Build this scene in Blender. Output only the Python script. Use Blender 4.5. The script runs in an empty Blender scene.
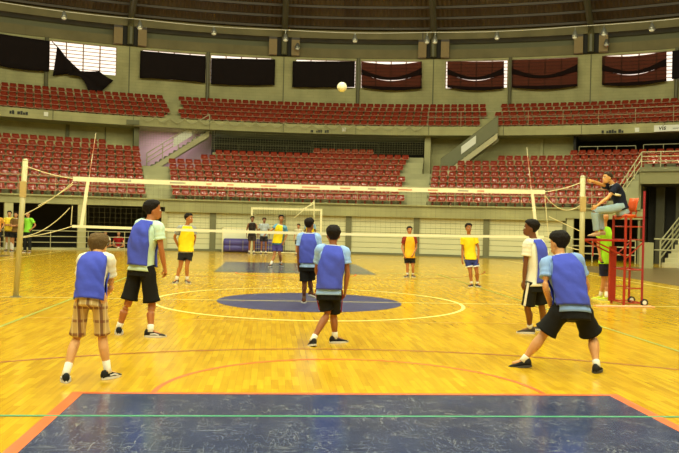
import bpy, bmesh, math, random
from mathutils import Vector, Matrix, noise
random.seed(7)
PI = math.pi
sc = bpy.context.scene
col = sc.collection

# ------------------------------------------------------------------ camera
FPX, CAMX, CAMY, CAMZ = 775.58, -0.78274, -15.1994, 1.55726
YAW, PITCH, ROLL = 0.0878225, 0.00479145, 0.02381666
O = Vector((CAMX, CAMY, CAMZ))
FW = Vector((math.sin(YAW)*math.cos(PITCH), math.cos(YAW)*math.cos(PITCH), -math.sin(PITCH)))
_r = Vector((math.cos(YAW), -math.sin(YAW), 0)); _u = _r.cross(FW)
RT = _r*math.cos(ROLL) + _u*math.sin(ROLL)
UP = -_r*math.sin(ROLL) + _u*math.cos(ROLL)
cam_d = bpy.data.cameras.new('camera'); cam = bpy.data.objects.new('camera', cam_d); col.objects.link(cam)
cam_d.sensor_fit = 'HORIZONTAL'; cam_d.sensor_width = 36; cam_d.lens = FPX/679*36
cam_d.clip_start = 0.1; cam_d.clip_end = 300
m = Matrix((RT, UP, -FW)).transposed().to_4x4(); m.translation = O
cam.matrix_world = m
sc.camera = cam

# ------------------------------------------------------------------ world, lights, exposure
w = bpy.data.worlds.new('world'); sc.world = w; w.use_nodes = True
w.node_tree.nodes['Background'].inputs[0].default_value = (0.75, 0.85, 1, 1)
w.node_tree.nodes['Background'].inputs[1].default_value = 0.4
sc.view_settings.view_transform = 'Standard'; sc.view_settings.look = 'None'
sc.view_settings.gamma = 1; sc.view_settings.use_curve_mapping = False
sc.view_settings.exposure = 0.0
LAMP_DOWN, LAMP_SPILL = 260, 930; LAMP_COL = (0.96, 0.97, 0.68); LAMP_Z = 15.2
LAMP_SPOTS = [(x, y) for y in (-27, -20.5, -14, -7, 0, 7, 14) for x in (-12, -4, 4, 12)]
for (lx, ly) in LAMP_SPOTS:
    for kind, power in (('AREA', LAMP_DOWN), ('POINT', LAMP_SPILL)):      # reflector beam and bare-lamp spill
        ld = bpy.data.lights.new('hall_lamp_light', kind); ld.energy = power; ld.color = LAMP_COL
        if kind == 'AREA': ld.shape = 'DISK'; ld.size = 0.9; ld.spread = math.radians(150)
        else: ld.shadow_soft_size = 0.25
        lo = bpy.data.objects.new('hall_lamp_light', ld); col.objects.link(lo)
        lo.location = (lx, ly, LAMP_Z-.25)

# ------------------------------------------------------------------ helpers
def at(px, py, D):
    return O + (FW + RT*((px-339.5)/FPX) - UP*((py-226.5)/FPX))*D
def ray(px, py):
    return FW + RT*((px-339.5)/FPX) - UP*((py-226.5)/FPX)
def gz(px, py, z=0.0):
    r = ray(px, py); return O + r*((z-O.z)/r.z)
CX, CY = -0.3, -6.0
def cylhit(px, py, R):
    r = ray(px, py); a = r.x*r.x + r.y*r.y
    dx, dy = O.x-CX, O.y-CY; b = dx*r.x + dy*r.y; c = dx*dx + dy*dy - R*R
    t = (-b + math.sqrt(b*b - a*c))/a
    P = O + r*t
    return P, math.degrees(math.atan2(P.x-CX, P.y-CY))
def pol(R, adeg, z=0.0):
    a = math.radians(adeg); return Vector((CX + R*math.sin(a), CY + R*math.cos(a), z))

def lin(c):
    out = []
    for v in c[:3]:
        v = v/255.0
        out.append(v/12.92 if v <= 0.04045 else ((v+0.055)/1.055)**2.4)
    return (*out, 1)
MATS = {}
def mat(name, rgb, rough=0.6, var=0.12, scale=6.0, bump=0.0, bscale=40.0, metal=0.0, spec=0.5, coat=0.0, trans=0.0):
    if name in MATS: return MATS[name]
    M = bpy.data.materials.new(name); M.use_nodes = True; nt = M.node_tree; N = nt.nodes; L = nt.links
    b = N['Principled BSDF']; c = lin(rgb)
    tc = N.new('ShaderNodeTexCoord'); nz = N.new('ShaderNodeTexNoise'); nz.inputs['Scale'].default_value = scale
    nz.inputs['Detail'].default_value = 4
    L.new(tc.outputs['Object'], nz.inputs['Vector'])
    mx = N.new('ShaderNodeMix'); mx.data_type = 'RGBA'
    mx.inputs[6].default_value = tuple(v*(1-var) for v in c[:3]) + (1,)
    mx.inputs[7].default_value = tuple(min(1, v*(1+var)) for v in c[:3]) + (1,)
    L.new(nz.outputs['Fac'], mx.inputs[0]); L.new(mx.outputs[2], b.inputs['Base Color'])
    b.inputs['Roughness'].default_value = rough; b.inputs['Metallic'].default_value = metal
    b.inputs['Specular IOR Level'].default_value = spec
    if coat: b.inputs['Coat Weight'].default_value = coat; b.inputs['Coat Roughness'].default_value = 0.15
    if bump:
        n2 = N.new('ShaderNodeTexNoise'); n2.inputs['Scale'].default_value = bscale
        L.new(tc.outputs['Object'], n2.inputs['Vector'])
        bp = N.new('ShaderNodeBump'); bp.inputs['Strength'].default_value = bump; bp.inputs['Distance'].default_value = 0.02
        L.new(n2.outputs['Fac'], bp.inputs['Height']); L.new(bp.outputs['Normal'], b.inputs['Normal'])
    MATS[name] = M
    return M

class MB:
    """collects geometry for one mesh object"""
    def __init__(s): s.v = []; s.f = []
    def add(s, vs, fs):
        k = len(s.v); s.v += [Vector(p) for p in vs]; s.f += [tuple(i+k for i in f) for f in fs]; return s
    def hexa(s, p):  # 8 points: bottom 4 ccw, top 4
        return s.add(p, [(3,2,1,0),(4,5,6,7),(0,1,5,4),(1,2,6,5),(2,3,7,6),(3,0,4,7)])
    def box(s, x0, x1, y0, y1, z0, z1):
        return s.hexa([(x0,y0,z0),(x1,y0,z0),(x1,y1,z0),(x0,y1,z0),(x0,y0,z1),(x1,y0,z1),(x1,y1,z1),(x0,y1,z1)])
    def arcbox(s, R0, R1, a0, a1, z0, z1, n=1):
        vs = []; fs = []
        for i in range(n+1):
            a = a0 + (a1-a0)*i/n
            vs += [pol(R0,a,z0), pol(R1,a,z0), pol(R1,a,z1), pol(R0,a,z1)]
        for i in range(n):
            k = 4*i
            for j in range(4): fs.append((k+j, k+4+j, k+4+(j+1)%4, k+(j+1)%4))
        fs += [(0,1,2,3), (4*n+3,4*n+2,4*n+1,4*n)]
        return s.add(vs, fs)
    def sweep(s, prof, a0, a1, n, closed=True, caps=True):
        """profile [(R,z)] swept about the arena centre"""
        m_ = len(prof); vs = []; fs = []
        for i in range(n+1):
            a = a0 + (a1-a0)*i/n
            vs += [pol(R,a,z) for R,z in prof]
        for i in range(n):
            for j in range(m_ if closed else m_-1):
                q = (j+1) % m_
                fs.append((i*m_+j, (i+1)*m_+j, (i+1)*m_+q, i*m_+q))
        if closed and caps:
            fs.append(tuple(range(m_))); fs.append(tuple(n*m_+j for j in reversed(range(m_))))
        return s.add(vs, fs)
    def tube(s, pts, r, n=6, rb=None, ref=None):
        pts = [Vector(p) for p in pts]; rr = r if isinstance(r, (list,tuple)) else [r]*len(pts)
        vs = []; fs = []
        for i, p in enumerate(pts):
            t = (pts[min(i+1,len(pts)-1)] - pts[max(i-1,0)])
            t = t.normalized() if t.length > 1e-9 else Vector((0,0,1))
            rf = Vector(ref) if ref is not None else (Vector((0,0,1)) if abs(t.z) < 0.9 else Vector((1,0,0)))
            a = rf - t*rf.dot(t)
            if a.length < 1e-5: a = Vector((0,1,0)) - t*t.y
            a.normalize(); b = t.cross(a)
            kb = rb[i] if rb else rr[i]
            for k in range(n):
                th = 2*PI*k/n; vs.append(p + a*(math.cos(th)*rr[i]) + b*(math.sin(th)*kb))
        for i in range(len(pts)-1):
            for k in range(n):
                q = (k+1) % n; fs.append((i*n+k, i*n+q, (i+1)*n+q, (i+1)*n+k))
        fs.append(tuple(reversed(range(n)))); fs.append(tuple((len(pts)-1)*n+k for k in range(n)))
        return s.add(vs, fs)
    def bar(s, p, q, w, h=None, up=(0,0,1)):
        p = Vector(p); q = Vector(q); t = (q-p).normalized(); u = Vector(up)
        if abs(t.dot(u)) > 0.95: u = Vector((0,1,0))
        a = t.cross(u).normalized(); b = a.cross(t); h = h or w
        A = a*w/2; B = b*h/2
        return s.hexa([p-A-B, p+A-B, q+A-B, q-A-B, p-A+B, p+A+B, q+A+B, q-A+B])
    def sphere(s, c, r, n=10, m_=7, sc_=(1,1,1), ax=None):
        c = Vector(c); vs = []; fs = []
        ax = ax or (Vector((1,0,0)), Vector((0,1,0)), Vector((0,0,1)))
        P = lambda x,y,z: c + ax[0]*(x*r*sc_[0]) + ax[1]*(y*r*sc_[1]) + ax[2]*(z*r*sc_[2])
        vs.append(P(0,0,-1))
        for i in range(1, m_):
            ph = -PI/2 + PI*i/m_
            for k in range(n):
                th = 2*PI*k/n; vs.append(P(math.cos(ph)*math.cos(th), math.cos(ph)*math.sin(th), math.sin(ph)))
        vs.append(P(0,0,1)); T = len(vs)-1
        for k in range(n):
            q = (k+1) % n
            fs.append((0, 1+q, 1+k)); fs.append((T, T-n+k, T-n+q))
            for i in range(m_-2): fs.append((1+i*n+k, 1+i*n+q, 1+(i+1)*n+q, 1+(i+1)*n+k))
        return s.add(vs, fs)
    def mesh(s, name, off=(0,0,0), smooth=False):
        me = bpy.data.meshes.new(name); o_ = Vector(off)
        me.from_pydata([tuple(p-o_) for p in s.v], [], s.f); me.validate()
        bm = bmesh.new(); bm.from_mesh(me); bmesh.ops.recalc_face_normals(bm, faces=bm.faces); bm.to_mesh(me); bm.free()
        if smooth:
            for p in me.polygons: p.use_smooth = True
        return me
    def build(s, name, material, parent=None, smooth=False):
        """world-space geometry -> one object, origin at its own base or its parent's"""
        if parent is None:
            xs = [p.x for p in s.v]; ys = [p.y for p in s.v]; zs = [p.z for p in s.v]
            off = Vector(((min(xs)+max(xs))/2, (min(ys)+max(ys))/2, min(zs)))
        else:
            off = wloc(parent)
        me = s.mesh(name, off, smooth); me.materials.append(material)
        ob = bpy.data.objects.new(name, me); col.objects.link(ob)
        if parent is None: ob.location = off
        else: ob.parent = parent
        return ob
def wloc(o):
    v = Vector(o.location)
    return v + wloc(o.parent) if o.parent else v
def tag(o, label=None, cat=None, group=None, kind=None):
    if label: o['label'] = label
    if cat: o['category'] = cat
    if group: o['group'] = group
    if kind: o['kind'] = kind
    return o
def empty(name, loc, label=None, cat=None, group=None, kind=None):
    o = bpy.data.objects.new(name, None); o.location = loc; o.empty_display_size = 0.1; col.objects.link(o)
    return tag(o, label, cat, group, kind)
def struct(o, label):
    o['kind'] = 'structure'; o['label'] = label; return o
ORD = ['first','second','third','fourth','fifth','sixth','seventh','eighth','ninth','tenth','eleventh','twelfth','thirteenth','fourteenth','fifteenth','sixteenth','seventeenth','eighteenth','nineteenth']
def ordinal(i):
    if i <= 19: return ORD[i-1]
    tens = {2:'twent',3:'thirt',4:'fort',5:'fift'}[i//10]
    return tens+'ieth' if i % 10 == 0 else tens+'y-'+ORD[i % 10-1]
# ------------------------------------------------------------------ surface materials
def floor_material():
    M = bpy.data.materials.new('varnished_parquet'); M.use_nodes = True; nt = M.node_tree; N = nt.nodes; L = nt.links
    b = N['Principled BSDF']; tc = N.new('ShaderNodeTexCoord')
    mp = N.new('ShaderNodeMapping'); mp.inputs['Rotation'].default_value = (0,0,PI/2)
    L.new(tc.outputs['Object'], mp.inputs['Vector'])
    br = N.new('ShaderNodeTexBrick'); br.inputs['Scale'].default_value = 1.0
    br.inputs['Brick Width'].default_value = 0.42; br.inputs['Row Height'].default_value = 0.068
    br.inputs['Mortar Size'].default_value = 0.0012; br.inputs['Bias'].default_value = 0.0
    br.offset = 0.37; br.squash = 1.0
    br.inputs['Color1'].default_value = lin((221,181,35)); br.inputs['Color2'].default_value = lin((197,153,24))
    br.inputs['Mortar'].default_value = lin((170,120,30))
    L.new(mp.outputs['Vector'], br.inputs['Vector'])
    n1 = N.new('ShaderNodeTexNoise'); n1.inputs['Scale'].default_value = 0.5; n1.inputs['Detail'].default_value = 5
    L.new(tc.outputs['Object'], n1.inputs['Vector'])
    mp2 = N.new('ShaderNodeMapping'); mp2.inputs['Scale'].default_value = (14, 1.0, 1)
    L.new(tc.outputs['Object'], mp2.inputs['Vector'])
    n2 = N.new('ShaderNodeTexNoise'); n2.inputs['Scale'].default_value = 1.6; n2.inputs['Detail'].default_value = 6
    L.new(mp2.outputs['Vector'], n2.inputs['Vector'])
    m1 = N.new('ShaderNodeMix'); m1.data_type = 'RGBA'; m1.blend_type = 'MULTIPLY'; m1.inputs[0].default_value = 1
    cr = N.new('ShaderNodeValToRGB'); cr.color_ramp.elements[0].position = .3; cr.color_ramp.elements[1].position = .7
    cr.color_ramp.elements[0].color = (.90,.89,.86,1); cr.color_ramp.elements[1].color = (1.05,1.04,1.0,1)
    L.new(n1.outputs['Fac'], cr.inputs[0]); L.new(br.outputs['Color'], m1.inputs[6]); L.new(cr.outputs[0], m1.inputs[7])
    m2 = N.new('ShaderNodeMix'); m2.data_type = 'RGBA'; m2.blend_type = 'MULTIPLY'; m2.inputs[0].default_value = 1
    cr2 = N.new('ShaderNodeValToRGB'); cr2.color_ramp.elements[0].position = .3; cr2.color_ramp.elements[1].position = .75
    cr2.color_ramp.elements[0].color = (.82,.80,.76,1); cr2.color_ramp.elements[1].color = (1.06,1.05,1.0,1)
    L.new(n2.outputs['Fac'], cr2.inputs[0]); L.new(m1.outputs[2], m2.inputs[6]); L.new(cr2.outputs[0], m2.inputs[7])
    L.new(m2.outputs[2], b.inputs['Base Color'])
    b.inputs['Roughness'].default_value = 0.19; b.inputs['Specular IOR Level'].default_value = 0.45
    bp = N.new('ShaderNodeBump'); bp.inputs['Strength'].default_value = 0.02; bp.inputs['Distance'].default_value = 0.003
    L.new(n2.outputs['Fac'], bp.inputs['Height']); L.new(bp.outputs['Normal'], b.inputs['Normal'])
    return M
def paint_material(name, rgb, scuff, rough=.17):
    M = bpy.data.materials.new(name); M.use_nodes = True; nt = M.node_tree; N = nt.nodes; L = nt.links
    b = N['Principled BSDF']; tc = N.new('ShaderNodeTexCoord')
    n1 = N.new('ShaderNodeTexNoise'); n1.inputs['Scale'].default_value = 2.2; n1.inputs['Detail'].default_value = 8; n1.inputs['Roughness'].default_value = .7
    L.new(tc.outputs['Object'], n1.inputs['Vector'])
    cr = N.new('ShaderNodeValToRGB'); c = lin(rgb)
    cr.color_ramp.elements[0].position = .3; cr.color_ramp.elements[0].color = tuple(v*.75 for v in c[:3])+(1,)
    cr.color_ramp.elements[1].position = .75; cr.color_ramp.elements[1].color = tuple(v*1.35 for v in c[:3])+(1,)
    L.new(n1.outputs['Fac'], cr.inputs[0])
    prev = cr.outputs[0]
    for k, (sx, sy, rot, th) in enumerate([(3.0, .55, .4, .014), (.6, 2.6, -.5, .014), (1.6, 1.4, 1.0, .012), (2.2, .8, -1.1, .012), (.9, 2.4, .9, .012)]):
        mp = N.new('ShaderNodeMapping'); mp.inputs['Scale'].default_value = (sx, sy, 1); mp.inputs['Rotation'].default_value = (0,0,rot); mp.inputs['Location'].default_value = (k*7.3, k*3.1, 0)
        L.new(tc.outputs['Object'], mp.inputs['Vector'])
        nn = N.new('ShaderNodeTexNoise'); nn.inputs['Scale'].default_value = 5.0; nn.inputs['Detail'].default_value = 4; nn.inputs['Distortion'].default_value = .8
        L.new(mp.outputs['Vector'], nn.inputs['Vector'])
        s1 = N.new('ShaderNodeMath'); s1.operation = 'SUBTRACT'; s1.inputs[1].default_value = .5; L.new(nn.outputs['Fac'], s1.inputs[0])
        s2 = N.new('ShaderNodeMath'); s2.operation = 'ABSOLUTE'; L.new(s1.outputs[0], s2.inputs[0])
        s3 = N.new('ShaderNodeMapRange'); s3.inputs['From Min'].default_value = th; s3.inputs['From Max'].default_value = 0
        s3.inputs['To Min'].default_value = 0; s3.inputs['To Max'].default_value = scuff; L.new(s2.outputs[0], s3.inputs['Value'])
        s4 = N.new('ShaderNodeMath'); s4.operation = 'MULTIPLY'; L.new(s3.outputs[0], s4.inputs[0])
        n3 = N.new('ShaderNodeTexNoise'); n3.inputs['Scale'].default_value = 1.5+k; L.new(tc.outputs['Object'], n3.inputs['Vector'])
        g = N.new('ShaderNodeMapRange'); g.inputs['From Min'].default_value = .44; g.inputs['From Max'].default_value = .66; L.new(n3.outputs['Fac'], g.inputs['Value'])
        L.new(g.outputs[0], s4.inputs[1])
        mx = N.new('ShaderNodeMix'); mx.data_type = 'RGBA'; L.new(s4.outputs[0], mx.inputs[0]); L.new(prev, mx.inputs[6])
        mx.inputs[7].default_value = lin((150,150,142)); prev = mx.outputs[2]
    L.new(prev, b.inputs['Base Color']); b.inputs['Roughness'].default_value = rough
    return M
def block_material(name, rgb, bw, bh, var=.1, mort=.75, rough=.8, msize=.012):
    """masonry courses laid round the arena: u = arc length, v = height"""
    M = bpy.data.materials.new(name); M.use_nodes = True; nt = M.node_tree; N = nt.nodes; L = nt.links
    b = N['Principled BSDF']; g = N.new('ShaderNodeNewGeometry'); sp = N.new('ShaderNodeSeparateXYZ'); L.new(g.outputs['Position'], sp.inputs[0])
    ax = N.new('ShaderNodeMath'); ax.operation = 'SUBTRACT'; ax.inputs[1].default_value = CX; L.new(sp.outputs[0], ax.inputs[0])
    ay = N.new('ShaderNodeMath'); ay.operation = 'SUBTRACT'; ay.inputs[1].default_value = CY; L.new(sp.outputs[1], ay.inputs[0])
    an = N.new('ShaderNodeMath'); an.operation = 'ARCTAN2'; L.new(ax.outputs[0], an.inputs[0]); L.new(ay.outputs[0], an.inputs[1])
    mu = N.new('ShaderNodeMath'); mu.operation = 'MULTIPLY'; mu.inputs[1].default_value = 40; L.new(an.outputs[0], mu.inputs[0])
    cb = N.new('ShaderNodeCombineXYZ'); L.new(mu.outputs[0], cb.inputs[0]); L.new(sp.outputs[2], cb.inputs[1])
    br = N.new('ShaderNodeTexBrick'); br.inputs['Scale'].default_value = 1; br.inputs['Brick Width'].default_value = bw; br.inputs['Row Height'].default_value = bh
    br.inputs['Mortar Size'].default_value = msize; c = lin(rgb)
    br.inputs['Color1'].default_value = c; br.inputs['Color2'].default_value = tuple(v*(1-var) for v in c[:3])+(1,)
    br.inputs['Mortar'].default_value = tuple(v*mort for v in c[:3])+(1,)
    L.new(cb.outputs[0], br.inputs['Vector'])
    nz = N.new('ShaderNodeTexNoise'); nz.inputs['Scale'].default_value = .8; nz.inputs['Detail'].default_value = 5; L.new(g.outputs['Position'], nz.inputs['Vector'])
    cr = N.new('ShaderNodeValToRGB'); cr.color_ramp.elements[0].color = (.75,.75,.75,1); cr.color_ramp.elements[1].color = (1.15,1.15,1.15,1)
    cr.color_ramp.elements[0].position = .25; cr.color_ramp.elements[1].position = .75
    L.new(nz.outputs['Fac'], cr.inputs[0])
    mx = N.new('ShaderNodeMix'); mx.data_type = 'RGBA'; mx.blend_type = 'MULTIPLY'; mx.inputs[0].default_value = 1
    L.new(br.outputs['Color'], mx.inputs[6]); L.new(cr.outputs[0], mx.inputs[7]); L.new(mx.outputs[2], b.inputs['Base Color'])
    b.inputs['Roughness'].default_value = rough
    MATS[name] = M
    return M
def roof_material():
    """corrugated deck: ribs run along the fall of the roof"""
    M = bpy.data.materials.new('corrugated_deck'); M.use_nodes = True; nt = M.node_tree; N = nt.nodes; L = nt.links
    b = N['Principled BSDF']; g = N.new('ShaderNodeNewGeometry'); sp = N.new('ShaderNodeSeparateXYZ'); L.new(g.outputs['Position'], sp.inputs[0])
    ax = N.new('ShaderNodeMath'); ax.operation = 'SUBTRACT'; ax.inputs[1].default_value = CX; L.new(sp.outputs[0], ax.inputs[0])
    ay = N.new('ShaderNodeMath'); ay.operation = 'SUBTRACT'; ay.inputs[1].default_value = CY; L.new(sp.outputs[1], ay.inputs[0])
    an = N.new('ShaderNodeMath'); an.operation = 'ARCTAN2'; L.new(ax.outputs[0], an.inputs[0]); L.new(ay.outputs[0], an.inputs[1])
    mu = N.new('ShaderNodeMath'); mu.operation = 'MULTIPLY'; mu.inputs[1].default_value = 42*2*PI/.30; L.new(an.outputs[0], mu.inputs[0])
    si = N.new('ShaderNodeMath'); si.operation = 'SINE'; L.new(mu.outputs[0], si.inputs[0])
    bp = N.new('ShaderNodeBump'); bp.inputs['Strength'].default_value = .8; bp.inputs['Distance'].default_value = .05
    L.new(si.outputs[0], bp.inputs['Height']); L.new(bp.outputs['Normal'], b.inputs['Normal'])
    mu2 = N.new('ShaderNodeMath'); mu2.operation = 'MULTIPLY'; mu2.inputs[1].default_value = 42/1.0; L.new(an.outputs[0], mu2.inputs[0])
    fl = N.new('ShaderNodeMath'); fl.operation = 'FLOOR'; L.new(mu2.outputs[0], fl.inputs[0])
    wn = N.new('ShaderNodeTexWhiteNoise'); wn.noise_dimensions = '1D'; L.new(fl.outputs[0], wn.inputs['W'])
    mx = N.new('ShaderNodeMix'); mx.data_type = 'RGBA'; L.new(wn.outputs['Value'], mx.inputs[0])
    mx.inputs[6].default_value = lin((106,87,60)); mx.inputs[7].default_value = lin((128,109,76))
    L.new(mx.outputs[2], b.inputs['Base Color']); b.inputs['Roughness'].default_value = .7
    return M
M_floor = floor_material()
M_key = paint_material('blue_court_paint', (46,56,88), .6)
M_circ = paint_material('blue_circle_paint', (50,54,98), .3, .36)
M_orange = mat('orange_line_paint', (214,92,30), .4, .1)
M_brown = mat('brown_line_paint', (150,72,26), .4, .12)
M_green = mat('green_line_paint', (58,146,100), .4, .1)
M_greenf = mat('faded_green_line_paint', (150,160,70), .4, .15)
M_white = mat('white_line_paint', (240,225,130), .4, .1)
M_attack = mat('faded_tan_line', (196,146,44), .4, .1)
M_outer = mat('grey_outer_floor', (118,98,62), .35, .25, 1.5)
M_conc = block_material('concrete_seating_steps', (176,172,128), 2.4, .37, .06, .9, .85, .01)
M_wallup = block_material('painted_block_wall', (182,176,124), .8, .2, .05, .84)
M_panel = mat('cream_sheet_panel', (204,200,154), .6, .06, 1.2)
M_para = block_material('concrete_parapet', (158,154,106), 2.6, 1.2, .06, .7, .85, .015)
M_ring = block_material('roof_ring_beam', (126,116,78), 6, 2, .05, .85)
M_beam = block_material('concrete_beam', (176,170,118), 3.2, .9, .05, .8)
M_dark = mat('shade_charcoal_wall', (44,42,36), .9, .2, 2)  # charcoal puts the shade of the unlit rooms into the colour
M_lilac = mat('lilac_plaster', (206,172,190), .8, .06, 1)
M_roof = roof_material()
M_rib = mat('brown_painted_steel', (70,58,40), .55, .1)
M_pipe = mat('olive_steel_pipe', (100,96,62), .5, .1)
M_cbr = mat('tan_concrete_bracket', (150,128,88), .8, .1)
M_colm = mat('painted_column', (176,170,120), .7, .08)
M_dcol = mat('dull_green_column', (108,106,72), .7, .08)
M_rail = mat('pale_painted_rail', (176,170,128), .4, .06)
M_alu = mat('grey_aluminium', (150,150,140), .35, .05, metal=.6)

# ------------------------------------------------------------------ floor and markings
f = MB(); n = 96
f.add([pol(36, 360*i/n, 0) for i in range(n)] , [tuple(range(n))])
floor = struct(f.build('floor', M_floor), 'varnished yellow wood sports floor with coloured court lines')
floor.location = (0,0,0)
f = floor.data
for v in f.vertices: v.co = v.co + Vector((CX + 0, CY, 0))
def ring(name, c, r0, r1, a0, a1, M, z, n=64):
    b = MB(); vs = []; fs = []
    for i in range(n+1):
        a = math.radians(a0 + (a1-a0)*i/n); d = Vector((math.sin(a), math.cos(a), 0))
        vs += [Vector((c[0],c[1],z)) + d*r0, Vector((c[0],c[1],z)) + d*r1]
    for i in range(n): fs.append((2*i, 2*i+1, 2*i+3, 2*i+2))
    return b.add(vs, fs).build(name, M, floor)
def strip(name, x0, x1, y0, y1, M, z):
    return MB().add([(x0,y0,z),(x1,y0,z),(x1,y1,z),(x0,y1,z)], [(0,1,2,3)]).build(name, M, floor)
for sgn, zz in ((-1, 0), (1, 0)):
    strip('painted_key', -2.45, 2.45, *sorted((sgn*8.2, sgn*14)), M_key, .002)
    for x in (-2.45, 2.45) if sgn < 0 else (): strip('key_border', x-.05, x+.05, *sorted((sgn*8.15, sgn*14)), M_orange, .003)
    if sgn < 0: strip('free_throw_line', -2.5, 2.5, *sorted((sgn*8.15, sgn*8.22)), M_orange, .0035)
    ring('free_throw_arc', (0, sgn*8.2), 1.775, 1.825, -90 if sgn < 0 else 90, 90 if sgn < 0 else 270, M_orange, .002)
    ring('three_point_arc', (0, sgn*12.425), 6.70, 6.75, (-78 if sgn < 0 else 102), (78 if sgn < 0 else 258), M_brown, .0025)
    strip('volleyball_end_line', -4.5, 4.5, sgn*9-.02, sgn*9+.02, M_green, .004)
    strip('attack_line', -4.5, 4.5, sgn*3-.018, sgn*3+.018, M_attack, .0018)
for x in (-4.5, 4.5): strip('volleyball_side_line', x-.025, x+.025, -9, 9, M_greenf, .004)
for x in (-10, 10): strip('pitch_side_line', x-.03, x+.03, -20, 20, M_white, .003)
ring('painted_circle', (0,0), 0.0, 1.8, 0, 360, M_circ, .002)
ring('centre_circle_line', (0,0), 2.95, 3.02, 0, 360, M_white, .003)
strip('centre_line', -10, 10, -.025, .025, M_white, .004)
b = MB(); 
for s in (-1, 1):
    b.add([(s*10.7,-22,.0015),(s*26,-22,.0015),(s*26,16,.0015),(s*10.7,16,.0015)], [(0,1,2,3)])
b.build('outer_floor_strip', M_outer, floor)

# ------------------------------------------------------------------ seating bowl
RW = 29.5
ROWR = [30.6+.85*i for i in range(9)]; ROWZ = [2.55+.37*i for i in range(9)]
UPR = [38.5+.85*i for i in range(5)]; UPZ = [7.40+.39*i for i in range(5)]
def ang(px, py, R): return cylhit(px, py, R)[1]
def tier_profile(rows, z0, zb):
    p = [(RW, zb), (RW, 2.5), (ROWR[0]-.42, 2.5)]
    for i in range(rows):
        p += [(ROWR[i]-.42, ROWZ[i]), (ROWR[i]+.43, ROWZ[i])]
    p += [(38.2, ROWZ[rows-1]), (38.2, zb)]
    # drop duplicate points
    q = [p[0]]
    for a in p[1:]:
        if (a[0]-q[-1][0])**2 + (a[1]-q[-1][1])**2 > 1e-6: q.append(a)
    return q
A_L1 = -12.65; A_C0 = -10.3; A_C1 = 11.85; A_R0 = 14.05           # aisles
A_P0 = -12.75; A_P1 = -7.7; A_P2 = -6.2; A_BE = 13.1; A_D2 = 26.2
A_BOX = 33.3
sectors = [(-180, A_P0, 9), (A_P0, A_P1, 6), (A_P1, A_P2, 7), (A_P2, A_BE, 9), (A_BE, 16.6, 6), (16.6, 19.8, 7), (19.8, A_D2, 8), (A_D2, A_BOX, 9), (60, 180, 9)]
stand = empty('grandstand', (CX, CY, 0)); struct(stand, 'stepped concrete grandstand under the red seats')
for a0, a1, r in sectors:
    MB().sweep(tier_profile(r, 0, 2.16), a0, a1, max(2, int((a1-a0)/2.5))).build('tier', M_conc, stand)
pe = [(ROWR[4]-.42, 3.66)]
for i in range(4, 9): pe += [(ROWR[i]-.42, ROWZ[i]), (ROWR[i]+.43, ROWZ[i])]
pe += [(38.2, ROWZ[8]), (38.2, 3.66)]
MB().sweep([p_ for k_, p_ in enumerate(pe) if k_ == 0 or abs(p_[0]-pe[k_-1][0])+abs(p_[1]-pe[k_-1][1]) > 1e-4], A_BOX, 60, 12).build('tier', M_conc, stand)
# half steps in the aisles
for c, wd in (((A_L1+A_C0)/2, 1.15), ((A_C1+A_R0)/2, 1.0)):
    for i in range(0, 6):
        R0 = ROWR[i]-.42
        MB().arcbox(R0-.38, R0+.02, c-wd*.95, c+wd*.95, (ROWZ[i-1] if i else 2.5)-.01, ROWZ[i]-.18).build('aisle_step', M_conc, stand)
# upper tier
up = empty('grandstand', (CX, CY, 6)); struct(up, 'upper concrete grandstand with beam front')
pr = [(37.5, 6.9), (37.5, 7.42), (37.62, 7.42), (37.62, 7.40)]
for i in range(5): pr += [(UPR[i]-.42, UPZ[i]), (UPR[i]+.43, UPZ[i])]
q = [pr[0]]
for a in pr[1:]:
    if (a[0]-q[-1][0])**2 + (a[1]-q[-1][1])**2 > 1e-6: q.append(a)
q += [(43.6, UPZ[4]), (43.6, 6.9)]
MB().sweep(q, -180, 180, 144, True, False).build('tier', M_beam, up)
for k in range(20):   # joints between the precast fronts, standing slightly proud
    a = -40 + 6.667*k/1.0 + .15 - 6.667*.0
    if a > 60: break
    MB().arcbox(37.46, 37.5, a-.03, a+.03, 6.9, 7.42).build('beam_joint', M_dcol, up)
# the dark and pale walls behind the lower seats
wb = empty('wall_concourse', (CX, CY, 4)); struct(wb, 'concourse wall behind the lower seats')
MB().arcbox(39.4, 39.6, -180, A_P0, 4.5, 6.9, 60).build('wall_panel', M_wallup, wb)
MB().arcbox(39.4, 39.6, A_BE, A_D2, 4.4, 6.9, 12).build('wall_panel', M_wallup, wb)
MB().arcbox(38.2, 39.6, A_BE, A_BE+.55, 4.4, 6.9).build('pier', M_colm, wb)
MB().arcbox(38.2, 39.6, A_P0-.3, A_P0+.15, 4.4, 6.9).build('pier', M_dcol, wb)
MB().arcbox(39.2, 39.4, 23.2, 23.45, 4.4, 6.9).build('pier', M_colm, wb)
MB().arcbox(39.2, 39.42, -18.6, -18.3, 4.4, 6.9).build('pier', M_dcol, wb)
MB().arcbox(39.3, 39.42, -15.4, -15.3, 4.4, 6.9).build('pier', M_dcol, wb)
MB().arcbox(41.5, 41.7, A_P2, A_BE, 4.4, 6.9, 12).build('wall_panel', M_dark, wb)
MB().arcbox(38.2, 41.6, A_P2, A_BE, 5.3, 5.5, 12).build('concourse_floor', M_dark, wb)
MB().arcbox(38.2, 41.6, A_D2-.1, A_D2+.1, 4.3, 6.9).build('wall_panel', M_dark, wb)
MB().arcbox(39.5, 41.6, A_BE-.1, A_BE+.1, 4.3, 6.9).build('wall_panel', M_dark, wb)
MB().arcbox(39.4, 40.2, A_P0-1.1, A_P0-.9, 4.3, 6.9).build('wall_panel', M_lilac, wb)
MB().arcbox(41.5, 41.7, A_D2, 60, 4.4, 6.9, 12).build('wall_panel', M_dark, wb)
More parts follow.
